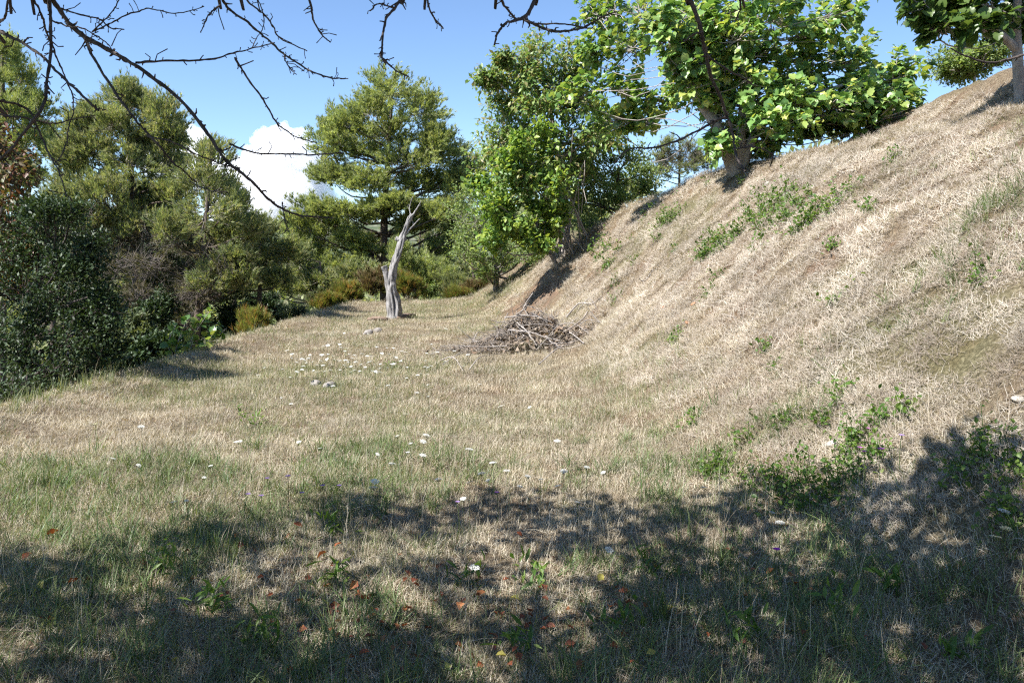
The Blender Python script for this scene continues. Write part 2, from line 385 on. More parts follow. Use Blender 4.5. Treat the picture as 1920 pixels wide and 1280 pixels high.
def bez(a, b, c, n):
    t = np.linspace(0, 1, n)[:, None]; return (1 - t) ** 2 * a + 2 * t * (1 - t) * b + t * t * c
class Crown:
    """limbs from a trunk to the centre of each lobe, twigs through the lobe"""
    def __init__(s, trunk, tr, lobes, rng, ntw=16, up=.35, inner=.55, droop=0.0, sag=.3, lr=1.0, scatter_=.5, wild=.12):
        s.trunk = smooth_path(trunk, 24); n = len(s.trunk)
        s.tr = np.interp(np.linspace(0, 1, n), np.linspace(0, 1, len(tr)), tr)
        s.limbs = []; S, E, Mid, LB = [], [], [], []
        for li, (c, r) in enumerate(lobes):
            c = np.asarray(c, float); r = np.asarray(r, float)
            hd = np.linalg.norm((s.trunk - c)[:, :2], axis=1)
            k = int(np.argmin(np.abs(s.trunk[:, 2] - (c[2] - sag * hd)) + .35 * hd + rng.uniform(0, .9, n) * scatter_)); a = s.trunk[k]
            b = (a + c) / 2 + rng.normal(size=3) * .13 * np.linalg.norm(c - a) + [0, 0, -.10 * np.linalg.norm(c - a)]
            path = bez(a, b, c, 9); path[1:-1] += np.cumsum(rng.normal(size=(7, 3)), 0) * .012 * np.linalg.norm(c - a); ra = lr * min(s.tr[k] * .5, .012 + .016 * np.linalg.norm(c - a)); s.limbs.append((path, np.linspace(ra, .009, 9)))
            m = max(3, int(ntw * rng.uniform(.8, 1.2)))
            d = rnd_dirs(rng, m); d[:, 2] += up * .6; d = nrm(d)
            e = c + d * r * rng.uniform(.55, 1.06 + wild, (m, 1))
            st = path[np.clip((rng.uniform(.6, 1, m) * 8).astype(int), 0, 8)] * (1 - inner) + inner * c + d * r * .12
            mid = (st + e) / 2 + rng.normal(size=(m, 3)) * r * .08 - np.array([0, 0, .1]) * r + [0, 0, droop]
            S.append(st); E.append(e); Mid.append(mid); LB.append(np.full(m, li))
        s.S, s.E, s.M = map(np.concatenate, (S, E, Mid)); s.lobe = np.concatenate(LB)
    def along(s, t, i):
        t = t[:, None]; return (1 - t) ** 2 * s.S[i] + 2 * t * (1 - t) * s.M[i] + t * t * s.E[i]
    def dirs(s, t, i):
        t = t[:, None]; return nrm(2 * (1 - t) * (s.M[i] - s.S[i]) + 2 * t * (s.E[i] - s.M[i]))
    def wood(s, root, mt, mtw, tw=.006, sides=8, limbs=True):
        V, F = tubes(s.trunk[None], s.tr[None], sides)
        mk("trunk", V, F, mt, root, smooth=True)
        if limbs:
            for p, r in s.limbs:
                V, F = tubes(p[None], r[None], 5); mk("limb", V, F, mt, root, smooth=True)
        t = np.linspace(0, 1, 5); i = np.arange(len(s.S))
        P = np.stack([s.along(np.full(len(i), x), i) for x in t], 1); R = np.linspace(tw, tw * .35, 5)[None] + np.zeros((len(i), 1))
        V, F = tubes(P, R, 3); mk("twigs", V, F, mtw, root, kind="stuff")
def leaves(cr, rng, per, size, tpl, lo=.3, spread=1.0, up=.4, upn=.8, along=.5, droop=0.0, jit=.06):
    n = len(cr.S) * per; i = np.repeat(np.arange(len(cr.S)), per)
    t = lo + (1 - lo) * rng.uniform(0, 1, n) ** .8
    O = cr.along(t, i) + rng.normal(size=(n, 3)) * jit; D = cr.dirs(t, i)
    A = D * along + rnd_dirs(rng, n) * spread + np.array([0, 0, up - droop]); N = rnd_dirs(rng, n) * .6 + np.array([0, 0, upn * .6]) + .6 * TO_SUN
    S = size * rng.uniform(.65, 1.25, n)
    V, F = scat(tpl[0], tpl[1], O, A, N, S)
    return V, F, np.repeat(rng.uniform(0, 1, n), len(tpl[0])), (O, nrm(A), N, S)
def px_lobes(L, Y, rng, dy=0.0, yscale=1.0, copies=1, flat=1.0):
    """(photo x, photo y, rx, ry[, depth offset]) -> lobes in metres at depth Y"""
    out = []
    for l in L:
        for c in range(copies):
            o = (l[4] if len(l) > 4 else 0.0) + rng.uniform(-dy, dy) if copies == 1 else (rng.uniform(-dy, dy))
            y = Y + o; k = y / FPX
            p = at(l[0] + (rng.uniform(-12, 12) if c else 0), l[1] + (rng.uniform(-8, 8) if c else 0), y)
            out.append((p, np.array([l[2] * k, (l[2] + l[3]) / 2 * k * yscale, l[3] * k * flat])))
    return out

def pine(label, base_px, Y, bz, lobes_px, seed, top, tr=.16, per=22, ntw=18, size=.17, w=.06, mat=M_PINE, dy=1.6, copies=2, grey=.0, group="pines below the terrace", lean=(0, 0), dead=(), vary=(.75, 1.3)):
    rng = np.random.default_rng(seed)
    b = at(base_px, 500, Y); b[2] = min(bz, float(height(b[0], b[1])) - .1)
    tp = at(top[0], top[1], Y); mid = (b + tp) / 2 + [rng.uniform(-.3, .3) + lean[0], rng.uniform(-.3, .3), 0]
    root = thing("pine_tree", label, "pine tree", b, group)
    L = px_lobes([(l[0] + rng.uniform(-6, 6), l[1] + rng.uniform(-5, 5), l[2] * f, l[3] * f * rng.uniform(.8, 1.2)) for l in lobes_px for f in [rng.uniform(*vary)]], Y, rng, dy, 1.0, copies)
    cr = Crown([b, mid, tp], [tr, tr * .8, tr * .25], L, rng, ntw, .7)
    cr.wood(root, M_BARKP, M_TWIGG, .010)
    tpl = tuft(rng, 7, w * 1.9); size = size * 1.0
    V, F, R, _ = leaves(cr, rng, int(per * 1.4), size, tpl, .25, .55, .55, .2, .8, 0, .07)
    mk("crown", V, F, mat, root, R, kind="stuff")
    if dead:
        cr = Crown([b, mid, tp], [tr, tr * .8, tr * .25], px_lobes(dead, Y, rng, dy, 1.0, 2), rng, 12, .0, sag=-.1)
        i = np.arange(len(cr.S)); P = np.stack([cr.along(np.full(len(i), x), i) for x in np.linspace(0, 1, 5)], 1)
        S2, E2 = P[:, 2:4].reshape(-1, 3), None; j = np.repeat(np.arange(len(S2)), 4); dd = nrm(rnd_dirs(rng, len(j)) + [0, 0, -.2])
        Q = np.stack([S2[j], S2[j] + dd * .22, S2[j] + dd * .42 + rng.normal(size=(len(j), 3)) * .05], 1)
        V, F = join([tubes(P, np.linspace(.011, .004, 5)[None] + np.zeros((len(i), 1)), 3), tubes(Q, np.array([[.005, .004, .002]]) + np.zeros((len(j), 1)), 3)])
        mk("dead_twigs", V, F, M_DTWIG, root, kind="stuff")
        V, F, R, _ = leaves(cr, rng, 14, size, tpl, .4, .6, .2, .2, .8, 0, .07); mk("dead_needles", V, F, M_GREY, root, R, kind="stuff")
    return root
def bush(label, px, py, rx, ry, Y, mat, seed, kind="needle", n=26, per=24, size=.16, cat="bush", name="bush", group=None, up=.5, base=None, wood=M_TWIGG, nl=7):
    rng = np.random.default_rng(seed); k = Y / FPX
    c = at(px, py, Y); g = float(height(c[0], c[1])) if base is None else base
    b = np.array([c[0], c[1], min(g, c[2] - ry * k) - .03]); root = thing(name, label, cat, b, group)
    lob = []
    for i in range(nl):
        d = rnd_dirs(rng, 1)[0]; d[2] = abs(d[2]) * rng.choice([1, 1, -.8])
        lob.append((c + d * np.array([rx, rx, ry]) * k * .5, np.array([rx, rx, ry]) * k * rng.uniform(.4, .62)))
    tp = np.array([c[0], c[1], c[2]])
    cr = Crown([b, (b + tp) / 2 + rng.normal(size=3) * .05, tp], [.05, .03, .012], lob, rng, n, up)
    cr.wood(root, wood, wood, .006, 6)
    if kind == "needle": tpl = tuft(rng, 7, .07, .45); a = dict(lo=.25, spread=.4, up=up + .3, upn=.2, along=.8)
    elif kind == "broad": tpl = LEAFB; a = dict(lo=.35, spread=1, up=.1, upn=.9, along=.5)
    else: tpl = LEAF2; a = dict(lo=.3, spread=1, up=.3, upn=.8, along=.5)
    V, F, R, _ = leaves(cr, rng, per, size, tpl, jit=.04, **a)
    mk("foliage", V, F, mat, root, R, kind="stuff"); return root

# ------------------------------------------------------------------ pines
pine("tall pine with a broad rounded crown standing behind the dead trunk", 722, 34, -2.5,
     [(740, 185, 66, 42), (690, 205, 50, 45), (795, 205, 48, 50), (640, 235, 38, 36), (612, 258, 34, 38), (720, 255, 70, 45), (812, 262, 42, 45), (670, 290, 58, 36),
      (760, 300, 75, 38), (842, 288, 40, 36), (880, 318, 34, 26), (625, 335, 42, 22), (690, 345, 55, 25), (800, 345, 55, 22), (860, 350, 36, 22), (590, 395, 48, 34), (560, 425, 40, 38),
      (640, 395, 50, 26), (700, 400, 38, 22), (850, 395, 36, 26), (610, 440, 60, 34), (575, 478, 58, 36), (660, 450, 42, 28), (640, 500, 60, 32), (700, 470, 36, 26), (870, 430, 30, 26), (800, 388, 42, 22), (845, 402, 36, 22), (785, 418, 36, 18), (750, 385, 36, 20), (820, 470, 36, 20)],
     11, (735, 185), .2, 24, 20, .19, .07, dy=1.9, copies=3, vary=(.95, 1.2))
pine("tallest pine at the far left edge of the photo", -20, 25, -4,
     [(10, 95, 30, 40), (45, 150, 32, 40), (-15, 150, 40, 45), (70, 205, 34, 36), (20, 215, 45, 40), (-25, 230, 40, 40), (60, 260, 45, 38), (10, 290, 45, 38), (95, 290, 34, 32), (50, 330, 50, 36)], 12, (5, 70), .16, 24, 18, .17, .06)
pine("feathery pale green pine with a ragged top behind the holm oak", 215, 22, -4,
     [(232, 190, 34, 30), (262, 192, 28, 28), (178, 222, 34, 32), (208, 235, 42, 32), (150, 240, 26, 30), (300, 222, 32, 34), (270, 260, 46, 34), (125, 285, 36, 34), (180, 285, 50, 36), (325, 265, 30, 34),
      (235, 310, 55, 36), (310, 315, 44, 34), (140, 335, 48, 34), (200, 360, 55, 34), (275, 370, 55, 34), (120, 385, 46, 32), (330, 365, 36, 30), (170, 410, 50, 30), (240, 415, 50, 30), (310, 400, 40, 30)], 13, (235, 175), .15, 26, 20, .15, .06, M_PINE2,
     dead=[(150, 400, 50, 30), (220, 440, 60, 30), (290, 440, 50, 30), (180, 470, 50, 26), (260, 480, 60, 28)])
pine("pine leaning over the terrace edge with bare grey lower twigs", 300, 20, -4,
     [(395, 300, 34, 34), (370, 340, 42, 32), (425, 350, 32, 34), (445, 395, 30, 30), (390, 395, 46, 34), (340, 420, 42, 30), (430, 440, 42, 30), (470, 430, 24, 26), (375, 455, 50, 28), (300, 430, 40, 28), (440, 485, 40, 26), (400, 520, 40, 20), (450, 530, 34, 20)],
     14, (395, 300), .12, 22, 18, .14, .06, M_PINE2, 1.4, dead=[(330, 440, 50, 30), (280, 500, 50, 30), (350, 510, 50, 26), (390, 470, 40, 24), (310, 560, 50, 26), (250, 560, 40, 26), (380, 540, 44, 24), (200, 500, 44, 30), (420, 500, 36, 22), (340, 600, 44, 22)])
pine("slender pine with a dark trunk right of the fig sapling", 445, 24, -3,
     [(478, 425, 22, 22), (500, 440, 24, 28), (470, 470, 30, 24), (515, 480, 30, 26), (480, 510, 34, 24), (535, 470, 24, 28), (450, 520, 30, 22), (520, 525, 34, 22), (425, 535, 30, 18)], 15, (490, 420), .1, 22, 16, .15, .06, M_PINE2, 1.0)
# undergrowth of the same wood, shade painted into the first one's needle colour: pines standing further down the slope
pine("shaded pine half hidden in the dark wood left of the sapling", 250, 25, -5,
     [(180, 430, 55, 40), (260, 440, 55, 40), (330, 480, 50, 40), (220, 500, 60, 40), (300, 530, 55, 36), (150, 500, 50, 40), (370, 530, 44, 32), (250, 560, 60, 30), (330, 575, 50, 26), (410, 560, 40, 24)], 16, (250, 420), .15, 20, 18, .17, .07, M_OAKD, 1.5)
pine("low spreading pine left of the dead trunk at the far rim", 600, 31, -3,
     [(560, 500, 40, 32), (600, 520, 46, 32), (650, 530, 44, 30), (690, 520, 36, 30), (570, 545, 44, 26), (630, 560, 44, 20), (520, 545, 36, 26), (545, 470, 32, 28)], 17, (600, 490), .12, 20, 16, .17, .075, M_PINE2, 1.2)
pine("young bright pine shoots just right of the dead trunk", 770, 30, -2.5,
     [(745, 470, 20, 26), (760, 500, 30, 28), (800, 490, 24, 26), (790, 520, 36, 22), (830, 515, 28, 24)], 18, (765, 470), .06, 20, 14, .14, .07, M_PINE, .8)
pine("grey half dead pine far behind the bank crest", 1280, 42, 1.0,
     [(1258, 272, 20, 20), (1288, 285, 22, 20), (1322, 298, 20, 16), (1240, 300, 24, 18), (1300, 312, 34, 16), (1262, 318, 40, 16), (1225, 325, 26, 16)], 19, (1275, 265), .1, 10, 12, .2, .05, M_PINE2, .8, group=None, dead=[(1290, 290, 30, 26), (1320, 305, 24, 20), (1250, 300, 30, 24)])
for k, (px, py, s, Y, sd) in enumerate([(90, 470, 1.0, 34, 61), (430, 450, .9, 38, 62), (-80, 420, 1.2, 30, 63), (880, 470, .8, 46, 64), (790, 455, .7, 44, 65)]):
    pine(["pine deep in the wood behind the holm oak", "pine deep in the wood behind the slender pine", "pine at the left border behind the red leaved tree", "pine far behind the yellowing tree on the bank", "pine filling the gap far behind the dead trunk"][k],
         px, Y, -5, [(px + dx * s, py + dyy * s, 52 * s, 38 * s) for dx, dyy in ((0, -60), (-50, -20), (50, -25), (0, 0), (-60, 40), (60, 40), (0, 50), (-30, 90), (40, 95))], sd, (px, py - 60 * s), .14, 16, 14, .2, .08, M_PINE2, 1.5, 1)

# ------------------------------------------------------------------ holm oak, red tree, bushes on the left
def broad_tree(name, label, cat, base, trunk, tr, lobes, seed, mat, size, per, ntw, tpl=LEAF2, bark=M_BARKD, tw=.006, group=None, la=None, sides=8, inner=.55, twm=None):
    rng = np.random.default_rng(seed); root = thing(name, label, cat, base, group)
    cr = Crown(trunk, tr, [(c, r * rng.uniform(.7, 1.25)) for c, r in lobes(rng)], rng, ntw, .3, inner, wild=.32); cr.wood(root, bark, twm or bark, tw, sides)
    V, F, R, info = leaves(cr, rng, per, size, tpl, **(la or {}))
    mk("crown", V, F, mat, root, R, kind="stuff"); return root, cr
b = on(-7.1, 11.5)
broad_tree("holm_oak", "dense dark holm oak rising below the left rim of the field", "oak tree", b, [b, b + [.1, 0, 1.4], at(90, 450, 11.5)], [.14, .1, .04],
    lambda r: px_lobes([(60, 425, 60, 45), (120, 430, 50, 45), (30, 480, 60, 45), (100, 490, 60, 45), (165, 500, 45, 40), (40, 545, 65, 45), (120, 560, 60, 45), (190, 560, 40, 38), (190, 615, 40, 36),
                        (60, 610, 65, 45), (140, 625, 55, 40), (30, 670, 60, 45), (110, 680, 60, 42), (180, 670, 40, 36), (-30, 500, 60, 60), (-30, 620, 60, 60), (20, 740, 60, 40), (90, 735, 60, 34), (150, 715, 40, 30), (60, 400, 40, 26), (215, 590, 26, 26), (205, 650, 26, 30), (130, 395, 26, 22), (170, 460, 24, 26), (100, 385, 30, 20)], 11.0, r, .9, 1.0, 2), 21, M_OAK, .055, 26, 22, tw=.005)
b = on(-8.6, 12.8)
broad_tree("red_leaved_tree", "tree with reddening brown leaves at the left edge", "tree", b, [b, b + [0, 0, 2], at(-30, 280, 12.5)], [.1, .07, .03],
    lambda r: px_lobes([(20, 275, 36, 34), (-20, 300, 45, 40), (40, 320, 30, 36), (10, 360, 42, 34), (45, 375, 24, 30), (-10, 420, 45, 36), (20, 450, 34, 30), (-30, 250, 40, 36), (10, 500, 30, 28), (70, 470, 16, 12), (15, 530, 30, 20)], 12.0, r, .6, 1.0, 2), 22, M_RED, .10, 14, 12, tw=.005, la=dict(droop=.9, up=.0))
def leafy(name, label, cat, base, stems, seed, mat, size, per, tpl, mb=M_WEED, group=None, r=.006, la=None, bark=None):
    """a plant of a few leafy stems: each stem (path) a part, leaves in one part"""
    rng = np.random.default_rng(seed); root = thing(name, label, cat, base, group); VV, FF, RR, n = [], [], [], 0
    P = [smooth_path(s, 8) for s in stems]
    for p in P:
        V, F = tubes(p[None], np.linspace(r, r * .4, 8)[None], 4); mk("stem", V, F, bark or mb, root)
    i = np.repeat(np.arange(len(P)), per); m = len(i); t = rng.uniform(.15, 1, m) * 6.99; k = t.astype(int); P = np.array(P)
    O = P[i, k] + (P[i, k + 1] - P[i, k]) * (t - k)[:, None]; D = nrm(P[i, k + 1] - P[i, k])
    A = D * .4 + rnd_dirs(rng, m) * 1.0 + [0, 0, .1]; N = rnd_dirs(rng, m) * .6 + [0, 0, .9]
    V, F = scat(tpl[0], tpl[1], O, A, N, size * rng.uniform(.6, 1.25, m))
    mk("foliage", V, F, mat, root, np.repeat(rng.uniform(0, 1, m), len(tpl[0])), kind="stuff"); return root
rngs = np.random.default_rng(5)
b = hit(395, 655); b = on(-5.25, b[1])
leafy("fig_sapling", "bright green fig sapling with big leaves at the left rim", "sapling", b,
      [[b, (b + e) / 2 + rngs.normal(size=3) * .08, e] for e in [at(px, py, b[1] + rngs.uniform(-.3, .3)) for px, py in ((330, 610), (345, 640), (350, 600), (380, 590), (395, 580), (412, 600), (425, 615), (365, 630), (400, 625), (345, 660), (375, 655))]], 6, M_FIG, .13, 24, fig_leaf(rngs), r=.012, bark=M_TWIGG)
bush("yellow green broom bush with rusty base at the left rim", 478, 616, 36, 30, 16.8, M_BROOM, 31, "needle", 18, 20, .16, base=None, cat="shrub", name="broom_bush", up=1.2, group=None)
bush("blue green rounded shrub at the far left corner of the field", 553, 590, 30, 30, 22.5, M_BLUEG, 32, "leaf", 20, 40, .05, cat="shrub", name="shrub")
for k, (lb, px, py, rx, ry, Y, m, kd) in enumerate([
    ("ochre broom shrub just left of the dead trunk base", 655, 555, 34, 26, 28.5, M_BROOM, "needle"),
    ("brownish broom shrub behind the foot of the dead trunk", 705, 535, 40, 34, 29, M_HEATH, "needle"),
    ("yellow green broom shrub right behind the dead trunk", 760, 540, 36, 34, 28.5, M_BROOM, "needle"),
    ("dark green shrub in the middle of the far hedge", 800, 540, 34, 34, 29.5, M_OAKG, "leaf"),
    ("olive shrub left of the brown heath bush", 845, 535, 34, 34, 29, M_PINE2, "needle"),
    ("brown heath bush at the right end of the far hedge", 885, 550, 28, 22, 28, M_HEATH, "needle"),
    ("pinkish brown heath bush under the grey oak", 925, 540, 26, 26, 27.6, M_HEATH, "needle"),
    ("low green shrub at the foot of the bare trunk of the grey oak", 860, 560, 30, 16, 27.5, M_BROOM, "needle"),
    ("low weedy bush left of the broom shrubs on the far rim", 615, 570, 32, 16, 27.3, M_BROOM, "needle")]):
    bush(lb, px, py, rx, ry, Y, m, 40 + k, kd, 16, 22, .2 if kd == "needle" else .08, cat="shrub", name="shrub", up=.7, group="hedge along the far rim")

# ------------------------------------------------------------------ trees on the bank behind the brush pile
b = on(1.15, 19.2)
yt, ycr = broad_tree("yellowing_tree", "yellow green bushy tree growing from the bank above the bare earth", "tree", b,
    [b, at(1062, 400, 19.2), at(1040, 250, 19), at(1010, 120, 19)], [.10, .08, .06, .02],
    lambda r: px_lobes([(1010, 110, 40, 36), (975, 140, 34, 30), (1060, 125, 46, 40), (945, 105, 14, 10), (915, 145, 22, 10), (950, 195, 40, 36), (1010, 190, 50, 42), (1075, 190, 48, 44), (930, 250, 44, 40),
        (990, 260, 55, 42), (1065, 260, 55, 44), (920, 300, 45, 38), (970, 320, 50, 40), (1030, 330, 44, 40), (1090, 310, 36, 36), (1130, 250, 40, 34)], 19, r, 1.3, 1.0, 2), 51, M_CHERRY, .12, 28, 20,
    bark=M_TWIGG, tw=.006, la=dict(droop=.7, up=.1, spread=.8, jit=.08))
b2 = on(1.0, 18.7)
broad_tree("yellow_vine", "bright yellow green vine climbing the lower side of the bank tree", "vine", b2,
    [b2, at(1010, 430, 18.3), at(985, 340, 18.2)], [.05, .04, .015],
    lambda r: px_lobes([(985, 345, 36, 26), (955, 375, 34, 22), (1015, 390, 30, 22), (975, 425, 40, 16), (935, 415, 26, 18), (900, 345, 22, 14), (1050, 400, 18, 22), (1030, 350, 26, 26), (950, 310, 34, 30), (1010, 300, 34, 30), (1030, 430, 24, 20), (1020, 250, 30, 26), (970, 270, 30, 26), (920, 380, 30, 26), (960, 440, 40, 22), (1010, 455, 34, 18), (920, 445, 30, 22)], 17.8, r, .5, 1.0, 1), 52, M_VINE, .115, 22, 16,
    tpl=LEAFB, bark=M_TWIGG, tw=.005, la=dict(jit=.07, droop=.4))
b3 = on(-.45, 23.4)
broad_tree("grey_oak", "small grey green oak with a pale bare trunk beside the far bank", "oak tree", b3,
    [b3, at(931, 510, 23.2), at(925, 460, 23), at(915, 420, 22.8)], [.085, .07, .06, .03],
    lambda r: px_lobes([(1040, 465, 36, 20), (985, 475, 34, 18), (885, 370, 34, 28), (920, 360, 36, 30), (870, 400, 32, 28), (905, 410, 44, 32), (945, 400, 34, 32), (880, 440, 36, 28), (925, 455, 44, 30), (895, 480, 34, 24), (950, 480, 30, 26), (865, 470, 22, 18), (960, 440, 30, 30), (910, 510, 26, 18), (1000, 455, 40, 26)], 22.0, r, 1.0, 1.0, 2), 53, M_OAKG, .075, 24, 18,
    bark=M_TWIGG, tw=.006)
b4 = on(2.9, 21.0)
broad_tree("evergreen_bush", "mid green evergreen bush on the bank crest left of the fig tree", "bush", b4,
    [b4, at(1160, 350, 21), at(1160, 310, 21)], [.09, .06, .02],
    lambda r: px_lobes([(1130, 300, 40, 34), (1180, 300, 38, 34), (1210, 320, 30, 28), (1105, 340, 44, 34), (1160, 345, 44, 34), (1210, 355, 30, 22), (1120, 380, 40, 30), (1080, 370, 36, 36), (1165, 375, 34, 18), (1090, 420, 36, 26)], 20.5, r, .9, 1.0, 2), 54, M_OAKG, .085, 24, 20, tw=.006)
b5 = on(1.3, 18.7)
leafy("bramble_tangle", "tangle of grey leafless stems hanging under the yellowing tree", "bramble", b5,
      [[b5 + rngs.normal(size=3) * [.25, .25, .02], at(px0, py0, 18.2 + rngs.uniform(-.3, .3)), at(px1, py1, 18.0 + rngs.uniform(-.4, .4))] for px0, py0, px1, py1 in
       ((1045, 330, 1060, 420), (1055, 380, 1080, 455), (1042, 300, 1050, 250), (1068, 320, 1075, 240), (1085, 330, 1100, 380), (1060, 360, 1040, 410), (1030, 400, 1020, 440), (1075, 400, 1090, 450), (1050, 430, 1030, 460), (1095, 300, 1090, 400), (1040, 350, 1000, 440), (1070, 440, 1095, 470))], 7, M_OAKG, .05, 5, LEAF2, r=.02, bark=M_TWIGG)

# dark undergrowth along the foot of the left rim and a wood filling the valley behind
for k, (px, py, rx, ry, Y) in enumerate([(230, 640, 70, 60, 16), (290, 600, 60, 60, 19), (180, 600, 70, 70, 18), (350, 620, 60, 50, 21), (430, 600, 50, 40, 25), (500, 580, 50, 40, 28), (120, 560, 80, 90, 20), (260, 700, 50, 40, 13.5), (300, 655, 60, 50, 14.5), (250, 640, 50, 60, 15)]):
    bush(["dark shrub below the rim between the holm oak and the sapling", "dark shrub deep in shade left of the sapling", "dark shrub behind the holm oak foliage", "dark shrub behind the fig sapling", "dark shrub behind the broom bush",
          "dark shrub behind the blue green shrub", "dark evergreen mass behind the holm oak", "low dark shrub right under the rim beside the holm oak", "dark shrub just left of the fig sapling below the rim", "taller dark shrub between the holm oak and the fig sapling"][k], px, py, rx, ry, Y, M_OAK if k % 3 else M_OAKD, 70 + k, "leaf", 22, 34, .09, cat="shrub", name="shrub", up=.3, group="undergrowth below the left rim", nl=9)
def woodland():
    rng = np.random.default_rng(90); n = 300
    y = rng.uniform(42, 300, n); x = rng.uniform(-1, 1, n) * (y * .75 + 15); k = (x < 4 + .02 * y) | (y > 60); x, y = x[k], y[k]; n = len(x)
    z = np.array(height(x, y)); h = rng.uniform(3.0, 6.5, n); per = 220
    i = np.repeat(np.arange(n), per); d = rnd_dirs(rng, len(i)); d[:, 2] = np.abs(d[:, 2])
    r = h[i] * .55; O = np.stack([x[i], y[i], z[i] + h[i] * .35], -1) + d * (r * rng.uniform(.6, 1.1, len(i)))[:, None] * [1, 1, 1.25]
    V, F = scat(LEAF2[0], LEAF2[1], O, d + rnd_dirs(rng, len(i)) * .8, d + [0, 0, .5], rng.uniform(.5, 1.0, len(i)) * (.5 + y[i] / 150))
    o = mk("woodland", V, F, M_PINE2, rnd=np.repeat(rng.uniform(0, 1, len(i)), 4), kind="stuff")
    tag(o, "dark pine wood filling the valley behind the field", "wood")
woodland()

# ------------------------------------------------------------------ fig trees on the bank
from mathutils import Matrix
def frame_matrix(O, A, N, s):
    A = nrm(A); B = nrm(np.cross(A, N)); N = np.cross(B, A)
    return Matrix(((B[0] * s, A[0] * s, N[0] * s, O[0]), (B[1] * s, A[1] * s, N[1] * s, O[1]), (B[2] * s, A[2] * s, N[2] * s, O[2]), (0, 0, 0, 1)))
def project(P):
    d = P - EYE; f = d[:, 1] * math.cos(PITCH) - d[:, 2] * math.sin(PITCH); u = d[:, 1] * math.sin(PITCH) + d[:, 2] * math.cos(PITCH)
    return W0 / 2 + FPX * d[:, 0] / f, H0 / 2 - FPX * u / f, f
def fig_tree(label, base, trunks, lobes, Y, seed, mat, ntw, per, size, nparts, dy, copies, extra=()):
    rng = np.random.default_rng(seed); root = thing("fig_tree", label, "fig tree", base)
    L = px_lobes([l for l in lobes if l[0] >= 1260], Y, rng, dy, 1.0, copies) + px_lobes([l for l in lobes if l[0] < 1260], Y + 2.2, rng, dy, 1.0, copies) + list(extra)
    cr = Crown(trunks[0][0], trunks[0][1], L, rng, ntw, .3, .6, sag=.12, lr=.17, scatter_=2.2, wild=.25)
    cr.wood(root, M_BARKG, M_BARKG, .010, 10)
    for p, r in trunks[1:]:
        P = smooth_path(p, 14); V, F = tubes(P[None], np.interp(np.linspace(0, 1, 14), np.linspace(0, 1, len(r)), r)[None], 9); mk("limb", V, F, M_BARKG, root, smooth=True)
    # rosettes of big leaves round each twig end, a few along the twig
    m = len(cr.S); i = np.repeat(np.arange(m), per); n = len(i); t = np.where(rng.uniform(size=n) < .62, rng.uniform(.85, 1, n), rng.uniform(.35, .85, n))
    O = cr.along(t, i) + rng.normal(size=(n, 3)) * .03; D = cr.dirs(t, i); a = rnd_dirs(rng, n)
    A = nrm(a - (a * D).sum(1, keepdims=True) * D * .8 + D * .55 + [0, 0, -.15]); N = nrm(D * .35 + rnd_dirs(rng, n) * .35 + [0, 0, .4] + .75 * TO_SUN)
    S = size * rng.uniform(.6, 1.2, n); R = rng.uniform(0, 1, n)
    tpls = [fig_leaf(rng, d) for d in (.1, .2, .3, .4, .25, .15)]; v = rng.integers(0, 6, n)
    px, py, dep = project(O + A * S[:, None] * .5)
    inside = (px > -20) & (px < 1940) & (py > -20) & (py < 700); cell = {}
    for j in np.argsort(dep):
        if not inside[j] or len(cell) >= 4000: continue
        cell.setdefault((int(px[j] // 24), int(py[j] // 20)), j)
    near = sorted(cell.values(), key=lambda j: -S[j] / dep[j])[:nparts]; chosen = np.zeros(n, bool); chosen[near] = True
    meshes = []
    for k, (tv, tf) in enumerate(tpls):
        for q in range(3):
            o = mk("leaf", tv, [np.array(f) for f in tf], mat, rnd=np.full(len(tv), (q + .5) / 3 * .8 + .1)); meshes.append(o.data); bpy.data.objects.remove(o)
    org = np.array(root["_org"])
    for j in near:
        obj_from(meshes[v[j] * 3 + int(R[j] * 2.99)], "leaf", root, frame_matrix(O[j] - org, A[j], N[j], S[j]))
    parts, rr = [], []
    VV, FF, off = [], [], 0
    for k, (tv, tf) in enumerate(tpls):
        s = (v == k) & ~chosen; q = [0, 2, 3, 5, 7, 9, 11, 13, 15, 16]; tv = np.vstack([tv[q], tv[18:19]]); tf = [[[a, (a + 1) % 10, 10] for a in range(10)]]
        V, F = scat(tv, tf, O[s], A[s], N[s], S[s]); VV.append(V); FF += [f + off for f in F]; off += len(V); rr.append(np.repeat(R[s], len(tv)))
    mk("crown", np.concatenate(VV), FF, mat, root, np.concatenate(rr), kind="stuff"); return root
fY = 14.4; fb = np.array([at(1385, 285, fY)[0], fY, float(height(at(1385, 285, fY)[0], fY)) - .1])
